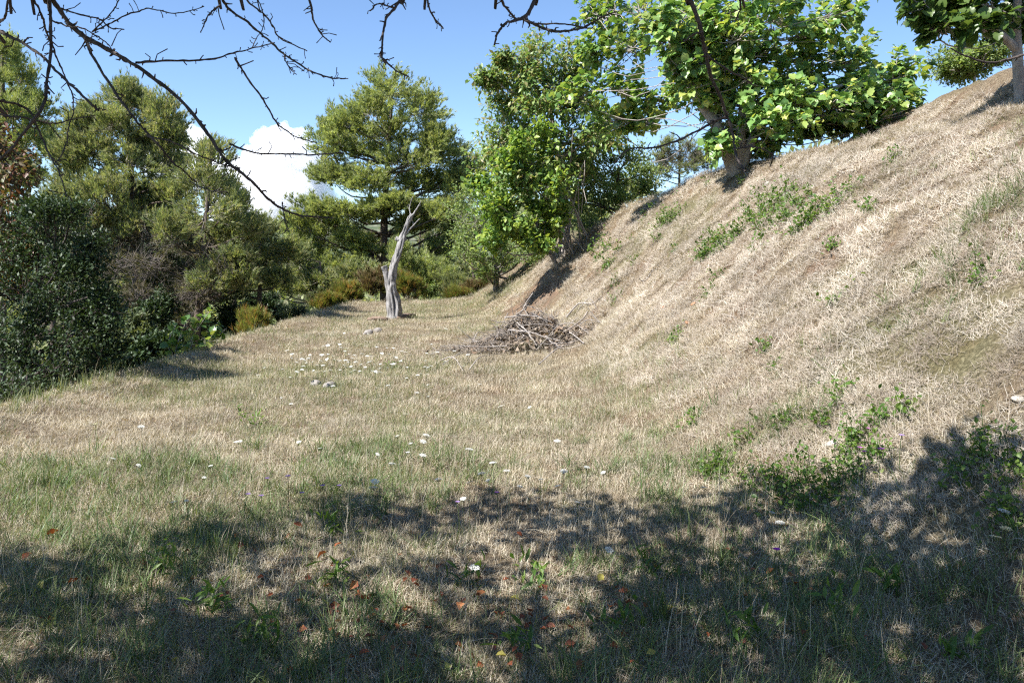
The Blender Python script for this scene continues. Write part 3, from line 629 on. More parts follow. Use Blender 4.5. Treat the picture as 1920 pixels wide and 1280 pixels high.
fig_tree("large fig tree with glossy green leaves standing on the bank crest", fb,
    [([fb, at(1345, 240, fY), at(1310, 190, fY), at(1262, 130, fY), at(1230, 70, fY - .2)], [.14, .095, .075, .05, .03]),
     ([fb, at(1392, 220, fY), at(1400, 130, fY + .2), at(1420, 30, fY + .2)], [.10, .08, .06, .04]),
     ([fb, at(1425, 235, fY - .1), at(1490, 190, fY - .3), at(1580, 160, fY - .3)], [.10, .065, .045, .025]),
     ([at(1262, 130, fY), at(1262, 100, fY), at(1240, 20, fY)], [.05, .04, .03])],
    [(1130, 20, 45, 34), (1200, 15, 50, 34), (1290, 20, 50, 40), (1370, 30, 60, 50), (1460, 40, 55, 45), (1570, 30, 40, 34), (1110, 90, 40, 34), (1170, 90, 42, 34), (1350, 110, 50, 40), (1440, 110, 60, 45),
     (1530, 120, 55, 42), (1610, 120, 45, 45), (1090, 175, 45, 34), (1160, 165, 40, 30), (1230, 190, 42, 26), (1140, 225, 42, 26), (1200, 225, 34, 22), (1290, 170, 34, 26), (1300, 75, 40, 30), (1420, 185, 55, 36), (1500, 190, 55, 40), (1590, 185, 50, 45),
     (1660, 160, 45, 40), (1690, 200, 34, 30), (1470, 245, 55, 28), (1550, 240, 50, 26), (1630, 215, 44, 26), (1430, 262, 34, 20), (1345, 165, 30, 26), (1700, 130, 36, 34), (1395, 240, 40, 30), (1345, 275, 24, 24), (1450, -10, 60, 34), (1310, 60, 46, 34), (1290, 115, 36, 28), (1340, 195, 30, 22), (1380, 75, 46, 36), (1500, 150, 55, 40), (1450, 220, 50, 26), (1560, 205, 50, 32), (1640, 185, 46, 32), (1410, 150, 46, 32), (1540, 60, 36, 30)],
    fY, 101, M_FIG, 16, 11, .14, 300, .9, 2, [(at(px, py, fY - .75), np.array([.3, .3, .24])) for px, py in ((1300, 165), (1275, 120), (1250, 75), (1325, 120), (1235, 30))])
rb = hit(1914, 186); rb = rb + [0, 0, -.08]; rY = rb[1]
fig_tree("shaded fig tree at the top right corner with a bare forked trunk", rb,
    [([rb, at(1908, 110, rY), at(1905, 40, rY), at(1915, -60, rY)], [.06, .055, .05, .03]),
     ([at(1908, 95, rY), at(1870, 62, rY - .1), at(1800, 42, rY - .2), at(1740, 40, rY - .2)], [.05, .04, .03, .015]),
     ([at(1906, 60, rY), at(1860, 20, rY), at(1790, -20, rY)], [.05, .035, .02])],
    [(1720, 4, 40, 34), (1790, -6, 50, 34), (1860, 4, 50, 40), (1930, 4, 50, 45), (1750, 44, 34, 20), (1830, 56, 36, 18), (1900, 59, 30, 16), (1720, -46, 50, 34), (1800, -76, 80, 50), (1900, -86, 80, 60), (1990, -36, 70, 60), (1750, -146, 90, 50), (1880, -166, 100, 60), (1990, -156, 90, 60)],
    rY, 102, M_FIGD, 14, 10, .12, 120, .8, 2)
bush("wide low bush on the upper bank behind the shaded fig tree", 1830, 118, 95, 42, 15.0, M_OAKG, 111, "leaf", 18, 30, .075, cat="bush", up=.4, nl=14)

# ------------------------------------------------------------------ fruit tree over the camera: bare drooping branches and the crown that shades the foreground
BR = [  # photo polyline, depth, first and last thickness in photo pixels
 ([(85, -25), (110, 15), (150, 62), (200, 90), (250, 118), (330, 172), (390, 235), (430, 290), (480, 330), (520, 370), (555, 390), (600, 400), (638, 403)], 2.6, 13, 3),
 ([(255, 118), (300, 117), (390, 115), (430, 105), (470, 95), (512, 84)], 2.6, 6, 2.5), ([(440, 108), (460, 140), (500, 190), (525, 230), (560, 255), (598, 268)], 2.6, 5, 2.5),
 ([(152, 62), (165, 92), (190, 135), (220, 180), (250, 225), (275, 255), (300, 285), (330, 315), (362, 342)], 2.55, 8, 3), ([(275, 255), (330, 270), (370, 290), (420, 308), (452, 313)], 2.55, 4, 2.5),
 ([(430, 270), (480, 288), (550, 290), (600, 288), (640, 283)], 2.6, 4.5, 2.5), ([(355, 340), (375, 350), (400, 360), (430, 362)], 2.55, 3, 2), ([(530, 378), (535, 410), (545, 432)], 2.6, 3.5, 2),
 ([(92, -15), (94, 50), (95, 100), (90, 160), (82, 200), (60, 235), (30, 275), (-10, 312)], 2.3, 8, 6), ([(-15, 52), (25, 72), (70, 100), (100, 130), (135, 165), (160, 190), (178, 201)], 2.4, 8, 5),
 ([(58, -10), (80, 35), (90, 60), (105, 95), (120, 130), (135, 165), (138, 190), (130, 230), (115, 275), (97, 298)], 2.35, 5, 2.5), ([(-15, 188), (30, 197), (60, 215), (80, 260), (100, 295), (118, 325), (130, 362)], 2.4, 7, 2.5),
 ([(-10, 213), (50, 222), (100, 230), (140, 222), (180, 217)], 2.4, 4.5, 2.5), ([(18, -10), (10, 25), (-8, 45)], 2.3, 6, 5), ([(98, 40), (130, 52), (160, 58), (190, 75), (215, 100)], 2.4, 4, 2), ([(115, 15), (150, 25), (185, 35), (205, 52), (228, 52)], 2.5, 4, 2.5),
 ([(408, -12), (430, 20), (470, 50), (500, 75), (530, 100), (560, 120), (600, 140), (630, 148), (657, 151)], 2.8, 6.5, 3), ([(414, 10), (390, 30), (375, 62)], 2.8, 4, 2.5), ([(530, 98), (538, 118), (552, 138)], 2.8, 3.5, 2),
 ([(448, -12), (485, 22), (510, 45), (530, 75), (577, 98)], 2.75, 4.5, 2.5), ([(174, 60), (200, 30), (224, -8)], 2.7, 3.5, 2.5), ([(176, 60), (230, 36), (280, 20), (330, 30), (382, 15)], 2.7, 3.5, 2), ([(480, -10), (495, 40), (475, 92)], 2.75, 2.5, 2),
 ([(762, -20), (745, 12), (725, 45), (718, 90), (716, 112), (740, 135), (766, 150)], 2.8, 8, 3), ([(742, 15), (720, 10), (705, 7), (692, 21)], 2.8, 4, 3), ([(716, 95), (718, 112), (722, 122)], 2.8, 4, 3),
 ([(798, -12), (808, 22), (820, 40), (832, 53)], 2.9, 4.5, 3), ([(576, -12), (585, 35), (600, 60), (621, 79)], 2.8, 4.5, 3),
 ([(1010, -18), (990, 25), (970, 35), (945, 45), (930, 60), (920, 86)], 3.0, 9, 4), ([(930, -10), (950, 18), (966, 34)], 3.0, 6, 5), ([(985, 36), (1010, 50), (1045, 62), (1075, 58), (1105, 48), (1130, 35), (1160, 25)], 3.0, 8, 3), ([(980, 38), (1010, 44), (1060, 47), (1118, 51)], 3.0, 4, 3),
 ([(1286, -20), (1310, 40), (1320, 90), (1330, 140), (1345, 180), (1360, 215), (1372, 250), (1375, 285), (1378, 300), (1390, 322)], 3.2, 11, 4), ([(1325, 103), (1350, 120), (1380, 140), (1412, 160)], 3.2, 5, 3), ([(1318, 60), (1296, 66), (1283, 74)], 3.2, 4.5, 3),
 ([(1374, 280), (1405, 276), (1430, 279), (1448, 288), (1446, 300), (1438, 311)], 3.2, 4, 3), ([(1362, 218), (1345, 226), (1330, 235), (1300, 252), (1265, 270), (1220, 280), (1178, 284), (1150, 308)], 3.2, 7, 3), ([(1390, -12), (1388, 20), (1378, 42)], 3.2, 5, 3),
 ([(1945, 95), (1890, 110), (1850, 116), (1810, 106), (1782, 92)], 3.1, 7, 3)]
def overhead_tree():
    rng = np.random.default_rng(200)
    b = on(-2.1, -.9, -.05); fork = b + [.15, .25, 1.75]
    root = thing("fruit_tree", "dark leafless twiggy branches hanging from the fruit tree over the viewer", "fruit tree", b)
    V, F = tubes(smooth_path([b, b + [.05, .05, .9], fork], 12)[None], np.linspace(.17, .13, 12)[None], 12); mk("trunk", V, F, M_BARKD, root, smooth=True)
    ends = [(-3.9, 1.6, 3.7), (-2.2, 2.6, 3.2), (-.9, 2.4, 3.3), (.3, 2.8, 3.4), (1.4, 2.9, 3.5), (2.2, 2.6, 3.3), (-3.4, -1.5, 4.0), (.2, -.6, 4.2), (-1.2, .8, 4.6)]
    nodes = []
    for e in ends:
        e = np.array(e); p = smooth_path([fork, fork * .55 + e * .45 + [0, 0, .35], e], 16); nodes.append(p[7:])
        V, F = tubes(p[None], np.linspace(.085, .025, 16)[None], 8); mk("limb", V, F, M_BARKD, root, smooth=True)
    nodes = np.concatenate(nodes)
    mains = []
    for pl, Y, w0, w1 in BR:
        Y0 = Y; P = np.array([at(x, y, Y0 + .16 * math.sin(i * .55 + w0)) for i, (x, y) in enumerate(pl)])
        p = smooth_path(P, 8 * len(P)); n = len(p); p = p + np.cumsum(rng.normal(size=(n, 3)) * .0009, 0)
        r = np.linspace(w0, w1, n) / 2 * .78 * Y / FPX * (1 + .18 * rng.uniform(-1, 1, n))
        top = pl[0][1] < 0 or pl[0][0] < 0 or pl[0][0] > W0
        parts = [tubes(p[None], r[None], 7)]
        if top:                                                    # on up to the nearest limb, outside the picture
            q = nodes[np.argmin(np.linalg.norm(nodes - P[0], axis=1))]; mid = (P[0] + q) / 2 + (P[0] - P[1]) * .8 + [0, -.1, .12]
            pp = smooth_path([q, mid, P[0], P[0] + (P[1] - P[0]) * .1], 12); parts.append(tubes(pp[None], np.linspace(r[0] * 1.8, r[0], 12)[None], 6))
        m = max(3, int(n * .42)); k = rng.integers(2, n - 1, m); d = nrm(np.gradient(p, axis=0)[k])                  # fruiting spurs
        sd = nrm(np.cross(d, rng.normal(size=(m, 3)))) + d * .5; L = rng.choice([.008, .012, .02, .035], m, p=[.35, .3, .25, .1])[:, None]
        S3 = np.stack([p[k], p[k] + sd * L * .6, p[k] + sd * L + rng.normal(size=(m, 3)) * L * .3], 1)
        rs = np.stack([r[k] * .7, r[k] * .5, np.full(m, .0016)], 1).clip(.0012, .004); parts.append(tubes(S3, rs, 4))
        V, F = join(parts)
        if top: mains.append((p, mk("branch", V, F, M_BARKD, root, smooth=True)))
        else:                                                      # a side branch belongs to the branch it springs from
            par = min(mains, key=lambda m: np.min(np.linalg.norm(m[0] - P[0], axis=1)))[1]; mk("side_branch", V, F, M_BARKD, par, smooth=True)
    # leafy upper crown, above the picture; its shade falls across the foreground
    lob = []
    for px, py, r, h in SHADE:
        g = EYE + ray(px, py) * (1.6 / -ray(px, py)[2]); 
        if px > 1250: g = hit(px, py)
        c = g + TO_SUN * ((h - g[2]) / TO_SUN[2]); lob.append((c, np.array([r, r, r * .6])))
    lob += [(np.array(c), np.array([.9, .9, .6])) for c in ((-3.6, -1.6, 4.3), (-1.5, -1.4, 4.9), (.3, -1.0, 4.6), (-2.6, .2, 5.0), (-.8, .6, 5.0))]
    cr = Crown([np.array([-1.8, -.2, 3.3]), np.array([-1.6, .2, 3.6]), np.array([-1.4, .8, 4.2]), np.array([-1.0, 1.4, 4.9])], [.05, .05, .04, .02], lob, rng, 16, .2)
    V, F = tubes(smooth_path([fork, (-1.85, -.45, 2.6), (-1.8, -.2, 3.3), (-1.4, .8, 4.2), (-1.0, 1.4, 4.9)], 16)[None], np.linspace(.08, .02, 16)[None], 8); mk('limb', V, F, M_BARKD, root, smooth=True)
    for p, r in cr.limbs:
        V, F = tubes(p[None], (r * .6)[None], 4); mk("limb", V, F, M_BARKD, root)
    i = np.arange(len(cr.S)); P = np.stack([cr.along(np.full(len(i), x), i) for x in np.linspace(0, 1, 4)], 1)
    V, F = tubes(P, np.linspace(.006, .002, 4)[None] + np.zeros((len(i), 1)), 3); mk("twigs", V, F, M_BARKD, root, kind="stuff")
    V, F, R, _ = leaves(cr, rng, 7, .10, LEAFB, .2, 1, .2, .8, .4, .2, .08)
    mk("crown", V, F, M_OAKG, root, R, kind="stuff")
SHADE = [(820, 1050, .26, 3.6), (900, 1140, .24, 3.8), (430, 1180, .3, 3.8), (90, 1230, .3, 4.0), (230, 1150, .3, 3.9), (760, 1230, .24, 3.8), (1500, 1220, .3, 3.9), (1340, 1230, .3, 3.9), (300, 1260, .3, 4.0), (20, 1040, .26, 3.8), (1620, 1100, .3, 3.6), (1750, 1260, .3, 3.9), (1220, 1200, .3, 3.8),   # blots of shade on the ground: photo x, y, radius in metres, height of the leaves that cast it
 (520, 1010, .42, 3.4), (560, 1090, .36, 3.5), (600, 1180, .34, 3.5), (640, 1260, .34, 3.5), (430, 980, .36, 3.6), (300, 1030, .34, 3.6), (180, 1060, .3, 3.7), (700, 960, .42, 3.3), (640, 930, .3, 3.3), (830, 960, .4, 3.3),
 (950, 930, .36, 3.2), (1060, 990, .4, 3.3), (1100, 950, .3, 3.2), (1180, 990, .34, 3.3), (1260, 960, .36, 3.2), (1150, 1110, .36, 3.5), (1260, 1110, .36, 3.5), (1330, 1060, .36, 3.4), (1420, 1010, .38, 3.3),
 (1500, 960, .4, 3.3), (1580, 920, .36, 3.2), (1120, 1220, .34, 3.7), (1040, 1270, .3, 3.7), (1420, 1120, .34, 3.6), (1530, 1080, .34, 3.5), (1640, 1000, .36, 3.4), (1700, 900, .34, 3.3), (1790, 860, .34, 3.4), (1880, 830, .36, 3.4),
 (1800, 960, .34, 3.5), (1900, 940, .34, 3.5), (1720, 1080, .34, 3.6), (1850, 1060, .34, 3.6), (1660, 1180, .3, 3.8), (1800, 1180, .32, 3.8), (1900, 1150, .32, 3.8), (350, 1240, .28, 3.9), 
 (70, 1120, .26, 3.9), (1400, 930, .3, 3.2), (520, 1270, .26, 4.0)]
overhead_tree()

# ------------------------------------------------------------------ grass: clumps of real blades spread over the field and bank
def blades(rng, n, L, w, lean, rad, seg=2, lie=0.0, curl=1.0):
    """n curved ribbon blades round the origin -> verts, faces, rnd"""
    V, F, R = [], [], []
    for i in range(n):
        a = rng.uniform(0, 2 * math.pi); rr = rad * math.sqrt(rng.uniform()); p0 = np.array([rr * math.cos(a), rr * math.sin(a), -.01])
        b = rng.uniform(0, 2 * math.pi); l = L * rng.uniform(.45, 1.1); out = np.array([math.cos(b), math.sin(b), 0])
        side = np.array([-math.sin(b), math.cos(b), 0]) * w / 2 * rng.uniform(.7, 1.3)
        side = side + np.array([0, 0, rng.uniform(-.5, .5) * w / 2]); th = rng.uniform(0, lean); bend = rng.uniform(.2, 1.1) * curl; k = len(V); ph = rng.uniform(-.4, .4)
        p = p0.copy()
        for s in range(seg + 1):
            t = s / seg; wd = 1 - t * .92
            V += [p - side * wd, p + side * wd] if s < seg else [p]
            ang = th + bend * t + lie; ang = min(ang, 1.75)
            p = p + (out * math.sin(ang) + np.array([0, 0, 1]) * math.cos(ang)) * l / seg + side * ph * 3 * curl
        nv = 2 * seg + 1
        for s in range(seg - 1): F += [[k + 2 * s, k + 2 * s + 1, k + 2 * s + 3], [k + 2 * s, k + 2 * s + 3, k + 2 * s + 2]]
        F.append([k + 2 * seg - 2, k + 2 * seg - 1, k + 2 * seg]); R += [rng.uniform()] * nv
    return np.array(V), [np.array(F)], R
def instances(name, label, clumps, mat, P, rot, scl, seed):
    """points with rotation, size and clump number -> geometry nodes put a clump on each"""
    rng = np.random.default_rng(seed); src = []
    for V, F, R in clumps:
        o = mk("clump", V, F, mat, rnd=R); COL.objects.unlink(o); src.append(o)
    me = bpy.data.meshes.new(name); n = len(P); me.vertices.add(n); me.vertices.foreach_set("co", np.asarray(P, np.float32).ravel())
    a = me.attributes.new("rot", 'FLOAT_VECTOR', 'POINT'); a.data.foreach_set("vector", np.asarray(rot, np.float32).ravel())
    a = me.attributes.new("scl", 'FLOAT', 'POINT'); a.data.foreach_set("value", np.asarray(scl, np.float32))
    a = me.attributes.new("var", 'INT', 'POINT'); a.data.foreach_set("value", rng.integers(0, len(src), n).astype(np.int32))
    o = bpy.data.objects.new(name, me); COL.objects.link(o); me.materials.append(mat)
    ng = bpy.data.node_groups.new(name, 'GeometryNodeTree')
    ng.interface.new_socket("Geometry", in_out='INPUT', socket_type='NodeSocketGeometry'); ng.interface.new_socket("Geometry", in_out='OUTPUT', socket_type='NodeSocketGeometry')
    gi = ng.nodes.new("NodeGroupInput"); go = ng.nodes.new("NodeGroupOutput"); iop = ng.nodes.new("GeometryNodeInstanceOnPoints"); gti = ng.nodes.new("GeometryNodeGeometryToInstance")
    for s in src:
        oi = ng.nodes.new("GeometryNodeObjectInfo"); oi.inputs["Object"].default_value = s; ng.links.new(oi.outputs["Geometry"], gti.inputs[0])
    iop.inputs["Pick Instance"].default_value = True
    ng.links.new(gi.outputs[0], iop.inputs["Points"]); ng.links.new(gti.outputs[0], iop.inputs["Instance"])
    for nm, tp, sk in (("rot", 'FLOAT_VECTOR', "Rotation"), ("scl", 'FLOAT', "Scale"), ("var", 'INT', "Instance Index")):
        na = ng.nodes.new("GeometryNodeInputNamedAttribute"); na.data_type = tp; na.inputs["Name"].default_value = nm; ng.links.new(na.outputs["Attribute"], iop.inputs[sk])
    ng.links.new(iop.outputs[0], go.inputs[0])
    md = o.modifiers.new("clumps", 'NODES'); md.node_group = ng
    tag(o, label, "grass", kind="stuff"); return o
def spread(rng, n, y0, y1, xr=6.6):
    """random ground points in the part of the field and bank the camera can look over, evenly per square metre"""
    X, Y = [], []
    while sum(map(len, X)) < n:
        y = rng.uniform(y0, y1, n * 2); x = rng.uniform(-6, xr, n * 2); h = .64 * y + 1.0
        k = (np.abs(x) < h) & (edge_dist(x, y) < .35) & (x - toe(y) < 5.0 + .0 * y); X.append(x[k]); Y.append(y[k])
    x = np.concatenate(X)[:n]; y = np.concatenate(Y)[:n]; return x, y
def orient(rng, x, y, w, down=0.0):
    """Euler angles: up axis between vertical and the slope's normal, random heading (turned downhill by down)"""
    Nn = normal(x, y); Z = nrm(Nn * w + np.array([0, 0, 1.0]) * (1 - w)); a = rng.uniform(0, 2 * math.pi, len(x))
    H = np.stack([np.cos(a), np.sin(a), np.zeros_like(a)], -1) + down * np.stack([Nn[:, 0], Nn[:, 1], 0 * a], -1)
    X = nrm(H - (H * Z).sum(1, keepdims=True) * Z); Yv = np.cross(Z, X)
    m20 = X[:, 2]; m21 = Yv[:, 2]; m22 = Z[:, 2]; m10 = X[:, 1]; m00 = X[:, 0]
    return np.stack([np.arctan2(m21, m22), np.arcsin(np.clip(-m20, -1, 1)), np.arctan2(m10, m00)], -1)
STRAW = [(.30, .245, .175), (.41, .35, .255), (.51, .45, .345), (.59, .54, .43), (.35, .28, .195)]
M_STRAW = mat_leaf("straw", STRAW, .2, .6, .2, 1.6, True)
M_STRAWB = mat_leaf("matted_straw", [(.30, .25, .20), (.42, .36, .295), (.52, .46, .385), (.60, .55, .47), (.32, .255, .195), (.20, .155, .115)], .2, .6, .2, 1.4, True)
M_GRASS = mat_leaf("green_grass", [(.12, .155, .06), (.17, .205, .08), (.22, .245, .11), (.29, .29, .15), (.17, .20, .12)], .35, .5, .25, 1.8, True)
M_GRASSD = mat_leaf("lush_grass", [(.075, .125, .045), (.11, .17, .06), (.15, .205, .075), (.19, .215, .09)], .35, .45, .3, 1.8, True)
rng = np.random.default_rng(300)
def greenness(x, y):
    g = fbm(x * .55 + 3, y * .42, 71) + .35 * fbm(x * 2.1, y * 2.1, 72)
    g = g + .30 * sstep(7.6, 6.0, y) * sstep(2.4, 1.0, x) + .12 * (x < toe(y)) - .35 * (x > toe(y) + .7)
    for px, py, r, s in ((470, 810, .45, .8), (740, 800, .9, .5), (790, 785, .3, .7), (900, 800, .8, .4), (850, 590, 2.2, .7), (430, 690, .9, .4), (720, 650, 1.2, .35), (1050, 790, .7, .4), (1160, 760, .5, .4), (100, 930, .7, .6), (560, 900, .7, .5), (760, 900, .6, .5)):
        c = GREENC[(px, py)]; g = g + s * np.exp(-((x - c[0]) ** 2 + (y - c[1]) ** 2) / r ** 2)
    return g
GREENC = {k: hit(*k) for k in ((470, 810), (740, 800), (790, 785), (900, 800), (850, 590), (430, 690), (720, 650), (1050, 790), (1160, 760), (100, 930), (560, 900), (760, 900))}
# short dry turf of the field, in tiles of about half a metre
def band(ns):
    xs, ys = [], []
    for n, a, b in ns:
        x, y = spread(rng, n, a, b); xs.append(x); ys.append(y)
    return np.concatenate(xs), np.concatenate(ys)
def grid_pts(step, y0, y1, jit=.45):
    gx, gy = np.meshgrid(np.arange(-6, 7.2, step), np.arange(y0, y1, step)); x = (gx + rng.uniform(-jit, jit, gx.shape) * step).ravel(); y = (gy + rng.uniform(-jit, jit, gx.shape) * step).ravel()
    k = (np.abs(x) < .64 * y + 1.0) & (edge_dist(x, y) < .3) & (x - toe(y) < 5.2); return x[k], y[k]
def cat2(*a): return np.concatenate([q[0] for q in a]), np.concatenate([q[1] for q in a])
x, y = cat2(grid_pts(.21, 2.3, 7), grid_pts(.26, 7, 13), grid_pts(.36, 13, 27))
k = (x - toe(y) < .9) & (rng.uniform(size=len(x)) > earth_mask(x, y)); x, y = x[k], y[k]
sc = np.interp(y, [2, 6, 12, 26], [.85, .95, 1.1, 1.4]) * rng.uniform(.8, 1.2, len(x))
instances("dry_grass", "short dry straw coloured turf covering the field", [blades(rng, 300, .085, .0036, .9, .22, 2, .2) for _ in range(8)], M_STRAW,
          np.stack([x, y, height(x, y)], -1), orient(rng, x, y, .9), sc, 1)
# matted hay lying down the bank
x, y = cat2(grid_pts(.19, 2.3, 7), grid_pts(.21, 7, 13), grid_pts(.27, 13, 21))
d = x - toe(y); k = (d > .1) & (rng.uniform(size=len(x)) < np.clip(.3 + d, 0, 1)) & (rng.uniform(size=len(x)) > earth_mask(x, y) * .8) & (fbm(x * 1.9, y * 1.9, 95) < .55); x, y = x[k], y[k]
sc = np.interp(y, [2, 6, 12, 20], [.8, 1.0, 1.1, 1.3]) * rng.uniform(.75, 1.3, len(x))
instances("matted_hay", "bleached matted hay lying over the bank", [blades(rng, 330, .105, .0028, .7, .20, 2, .75, .6) for _ in range(8)], M_STRAWB,
          np.stack([x, y, height(x, y) + .02], -1), orient(rng, x, y, .97, .3), sc, 2)
# dry tussocks standing out of the hay
x, y = grid_pts(.42, 2.3, 20); d = x - toe(y); k = (d > .3) & (rng.uniform(size=len(x)) < .55) & (fbm(x * .9, y * .9, 96) > -.12); x, y = x[k], y[k]
instances("dry_tussocks", "dry grass tussocks standing out of the hay on the bank", [blades(rng, 46, .14, .0028, 1.1, .06, 3, .1, .5) for _ in range(6)], M_STRAWB,
          np.stack([x, y, height(x, y)], -1), orient(rng, x, y, .5), rng.uniform(.5, 1.15, len(x)), 8)
# loose straw lying in the near grass
x, y = grid_pts(.3, 2.3, 9); k = x - toe(y) < .6; x, y = x[k], y[k]; sc = rng.uniform(.7, 1.2, len(x))
instances("loose_straw", "loose dry straw lying among the near grass", [blades(rng, 80, .15, .0028, .3, .26, 2, 1.2, .6) for _ in range(6)], M_STRAW,
          np.stack([x, y, height(x, y) + .012], -1), orient(rng, x, y, .95), sc, 3)
# green grass, finer and patchy
x, y = band(((6500, 2.3, 6.2), (7500, 6.2, 12), (5000, 12, 26.5)))
g = greenness(x, y) + .5 * fbm(x * 2.6, y * 2.6, 92); k = rng.uniform(size=len(x)) < sstep(-.25, .6, g) * .9 * (1 - .9 * earth_mask(x, y)); x, y = x[k], y[k]
sc = np.interp(y, [2, 6, 12, 26], [.8, .95, 1.2, 1.7]) * rng.uniform(.5, 1.3, len(x))
instances("green_grass", "green grass growing in patches through the dry turf", [blades(rng, 18, .115, .0036, 1.0, .10, 3) for _ in range(5)], M_GRASS,
          np.stack([x, y, height(x, y)], -1), orient(rng, x, y, .3), sc, 4)
# taller lush tufts in the near shade
x, y = band(((3400, 2.3, 7.0),)); g = greenness(x, y) + .12 * sstep(.8, 2.2, x); g = g + .9 * fbm(x * 1.7, y * 1.7, 91); k = rng.uniform(size=len(x)) < sstep(-.05, .5, g); x, y = x[k], y[k]
instances("tall_grass", "taller green grass tufts in the shaded foreground", [blades(rng, 16, .22, .0058, 1.15, .06, 4, 0, 1.2) for _ in range(5)], M_GRASSD,
          np.stack([x, y, height(x, y)], -1), orient(rng, x, y, .2), rng.uniform(.55, 1.25, len(x)), 5)
# thin dry stalks
x, y = band(((700, 2.3, 7), (500, 7, 14))); k = x < toe(y) + .8; x, y = x[k], y[k]
instances("dry_stalks", "thin upright dry grass stalks dotted over the field", [blades(rng, 4, .38, .0032, .25, .05, 4) for _ in range(4)], M_STRAW,
          np.stack([x, y, height(x, y)], -1), orient(rng, x, y, .1), rng.uniform(.5, 1.1, len(x)), 6)
# fringe of long grass leaning over the left rim
yy = rng.uniform(7.5, 24, 500); xx = -5.05 + rng.normal(size=500) * .2; kf = fbm(yy * .8, yy * 0, 81) > -.05; xx, yy = xx[kf], yy[kf]
instances("rim_grass", "long pale grass fringing the left rim of the field", [blades(rng, 14, .30, .007, .5, .06, 3) for _ in range(4)], M_GRASS,
          np.stack([xx, yy, height(xx, yy)], -1), orient(rng, xx, yy, .1), rng.uniform(.35, 1.0, len(xx)), 7)

# ------------------------------------------------------------------ dead trunk standing in the field
M_DEADW = mat_bark("weathered_wood", (.075, .07, .065), (.40, .38, .365), 20, .12, 1.0)
def dead_trunk():
    rng = np.random.default_rng(400); b = hit(738, 599); Y = b[1]; k = Y / FPX
    root = thing("dead_tree", "weathered grey dead tree trunk leaning right with a broken top", "dead tree", b)
    def limb(name, pts, sides, rings, amp, cav=None, sm=True, par=root, squash=1.0):
        c = smooth_path([at(p[0], p[1], Y) + np.array([0, p[3] if len(p) > 3 else 0, 0]) for p in pts], rings)
        t = np.linspace(0, 1, rings); r = np.interp(t, np.linspace(0, 1, len(pts)), [p[2] * k * (.72 if len(pts) > 8 else .84) for p in pts])
        T = nrm(np.gradient(c, axis=0)); B = nrm(np.cross(T, [0, 1.0, .02])); N = np.cross(B, T)
        a = np.linspace(0, 2 * math.pi, sides, endpoint=False); A, TT = np.meshgrid(a, t)
        rr = r[:, None] * (1 + amp * (np.sin(A * 3 + 5 * TT) * .35 + np.sin(A * 5 - 9 * TT + 1) * .3 + 1.2 * vnoise(A * 2.2 + 3 * TT, TT * 11, 5) + 1.0 * vnoise(A * 5, TT * 34, 6)))
        if cav:                                                       # deep cleft rotted into the side that faces the viewer
            for ca, ct, wa, wt, dp in cav: rr = rr * (1 - dp * np.exp(-((np.angle(np.exp(1j * (A - ca)))) / wa) ** 2 - ((TT - ct) / wt) ** 2))
        V = c[:, None] + rr[:, :, None] * (np.cos(A)[:, :, None] * B[:, None] * 1 + np.sin(A)[:, :, None] * N[:, None] * squash)
        ii = np.arange(rings * sides).reshape(rings, sides)
        q = np.stack([ii[:-1], np.roll(ii, -1, 1)[:-1], np.roll(ii, -1, 1)[1:], ii[1:]], -1).reshape(-1, 4)
        Vf = np.vstack([V.reshape(-1, 3), c[-1] - T[-1] * r[-1] * .5]); n = len(Vf) - 1; e = ii[-1]
        return mk(name, Vf, [q, np.stack([e, np.roll(e, -1), np.full(sides, n)], -1)], M_DEADW, par, smooth=sm)
    # angle -90 deg faces the viewer for this frame
    fr = -math.pi / 2
    tk = limb("trunk", [(739, 601, 20), (739, 590, 17), (738.5, 567, 17.5), (734, 545, 12.5), (734, 530, 11), (737, 512, 10.5), (741, 493, 9), (748, 471, 8.5), (753, 449, 8.5), (758, 436, 6), (763, 422, 5.6), (769, 408, 5.6), (773, 402, 4.6)],
              40, 110, .30, [(fr - .35, .17, .30, .12, .85), (fr + .45, .10, .25, .08, .5), (fr + .1, .08, .2, .1, .35), (math.pi / 2 - .5, .16, .35, .13, .6), (fr - .2, .34, .6, .02, .35)])
    limb("stub", [(731, 548, 7), (727, 530, 6.2), (724, 514, 5.6), (721, 504, 6.4), (719, 499, 6.2)], 18, 20, .3, par=tk)
    limb("knot", [(752, 452, 5), (747, 449, 5), (742, 447, 4.6)], 14, 10, .35, par=tk); limb("knot", [(754, 452, 5), (759, 449, 4), (762, 447, 3.4)], 14, 8, .35, par=tk)
    for pts in ([(771, 406, 1.8), (768, 392, 1.3), (770, 380, .9), (774, 368, .6)], [(774, 403, 2.2), (780, 394, 1.6), (786, 384, 1.1), (790, 376, .7)], [(769, 395, .9), (765, 388, .6), (766, 383, .5)], [(761, 440, 2.2), (768, 430, 2.0), (777, 421, 1.5), (784, 413, 1.2), (788, 410, 1.1)], [(775, 423, 1.1), (774, 415, .8), (771, 410, .7)], [(784, 386, .8), (789, 385, .6)]):
        limb("twig", pts, 6, 12, .15, par=tk)
    return Y
tY = dead_trunk()
M_PLANK = mat_bark("rotten_board", (.10, .065, .045), (.30, .22, .165), 10, 1.0, .7)
